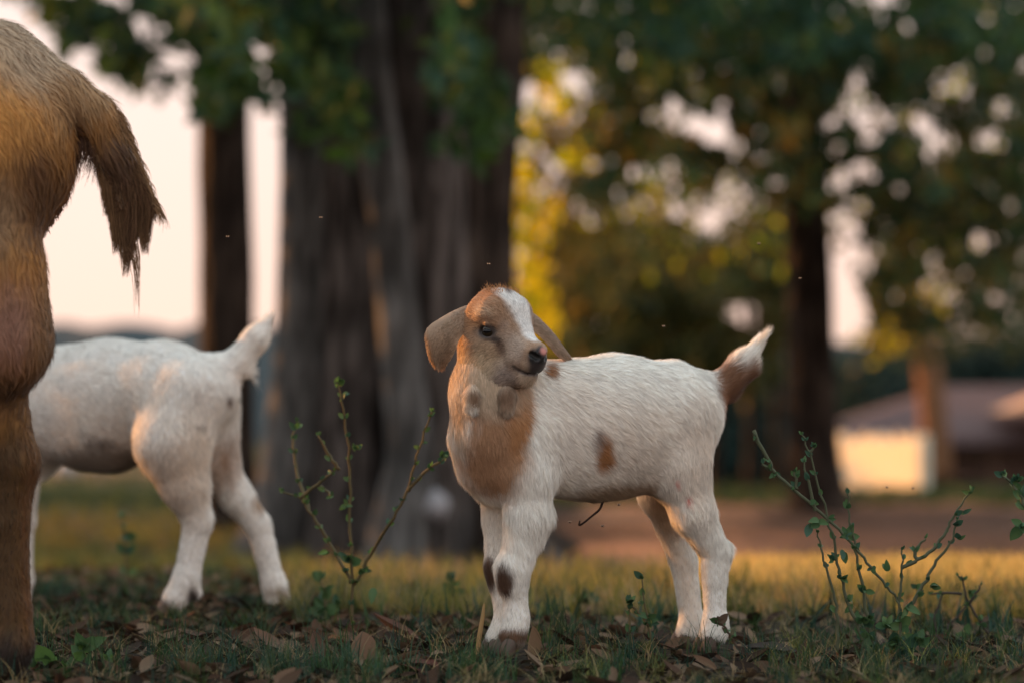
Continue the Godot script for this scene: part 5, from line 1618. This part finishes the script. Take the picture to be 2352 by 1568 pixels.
func make_insects() -> void:
	var st := SurfaceTool.new()
	st.begin(Mesh.PRIMITIVE_TRIANGLES)
	var b := SphereMesh.new()
	b.radius = 0.0009
	b.height = 0.0034
	b.radial_segments = 8
	b.rings = 5
	st.append_from(b, 0, Transform3D(Basis(Vector3.BACK, 1.2), Vector3.ZERO))
	var body := st.commit()
	var wing := leaf_mesh(0.0026, 0.0014, 0.1, 0.0, 3)
	var dark := mat(lin(0.03, 0.022, 0.018), 0.6)
	var pale := mat(lin(0.35, 0.32, 0.28), 0.4, false, 0.8)
	var spots := [[1309, 1200, 3.2, "fly hovering left of the kid's navel cord"], [1384, 1209, 3.15, "fly hovering under the kid's belly"], [1422, 1160, 3.15, "fly just below the kid's belly line"], [1525, 750, 3.3, "pale insect in the air above the kid's back"],
		[1840, 640, 3.3, "insect drifting across the dark trunk"], [1745, 560, 3.3, "insect in the air left of the dark trunk"], [2040, 1120, 3.15, "fly near the pale fence"], [2100, 1122, 3.15, "fly right of the pale fence"], [520, 544, 3.3, "insect in front of the slim dark trunk"],
		[1122, 607, 3.25, "pale insect just above the kid's head"], [735, 500, 3.3, "insect in front of the broad trunk"]]
	for s in spots:
		var t := thing("flying_insect", s[3], "insect", at(s[0], s[1], s[2]), "insects in the air")
		put("body", body, dark, t)
		for w in [-1.0, 1.0]:
			var o := put("wing", wing, pale, t)
			o.rotation = Vector3(0.3, 0.4, w * 0.9)

# ------------------------------------------------------------------ the scene
func _ready() -> void:
	var cam := Camera3D.new()
	cam.name = "camera"
	add_child(cam)
	cam.position = Vector3(0, CAM_H, CAM_Z)
	cam.rotation.x = PITCH
	cam.fov = rad_to_deg(2.0 * atan(784.0 * Q))
	cam.near = 0.05
	cam.far = 1500.0
	var lens := CameraAttributesPhysical.new()
	lens.frustum_focal_length = 88.0
	lens.frustum_focus_distance = 3.13
	lens.frustum_near = 0.05
	lens.frustum_far = 1500.0
	lens.exposure_aperture = 2.8
	cam.attributes = lens
	cam.current = true

	var env := Environment.new()
	env.background_mode = Environment.BG_SKY
	var sky := ProceduralSkyMaterial.new()
	sky.sky_horizon_color = lin(0.74, 0.495, 0.385)
	sky.sky_top_color = lin(0.57, 0.68, 0.745)
	sky.sky_curve = 0.28
	sky.ground_horizon_color = lin(0.3, 0.22, 0.16)
	sky.ground_bottom_color = lin(0.1, 0.08, 0.06)
	sky.sun_angle_max = 8.0
	sky.sun_curve = 0.1
	env.sky = Sky.new()
	env.sky.sky_material = sky
	env.background_energy_multiplier = 1.0
	env.tonemap_mode = Environment.TONE_MAPPER_LINEAR
	env.tonemap_exposure = 1.72
	env.sdfgi_enabled = true
	env.ssao_enabled = true
	env.ssil_enabled = true
	var we := WorldEnvironment.new()
	we.name = "environment"
	we.environment = env
	add_child(we)

	var sun := DirectionalLight3D.new()
	sun.name = "sun"
	add_child(sun)
	sun.look_at_from_position(Vector3.ZERO, Vector3(0.86, -0.2, 0.47), Vector3.UP)
	sun.light_color = Color(1.0, 0.68, 0.37)
	sun.light_energy = 1.5
	sun.light_angular_distance = 0.5
	sun.shadow_enabled = true

	rng.seed = 7
	wave.seed = 3
	wave.fractal_octaves = 3
	fine.seed = 9
	fine.fractal_octaves = 2

	make_ground()
	make_hills()
	make_trees()
	make_buildings()
	make_kid()
	make_second_kid()
	make_mother()
	make_weeds()
	make_ground_cover()
	make_insects()
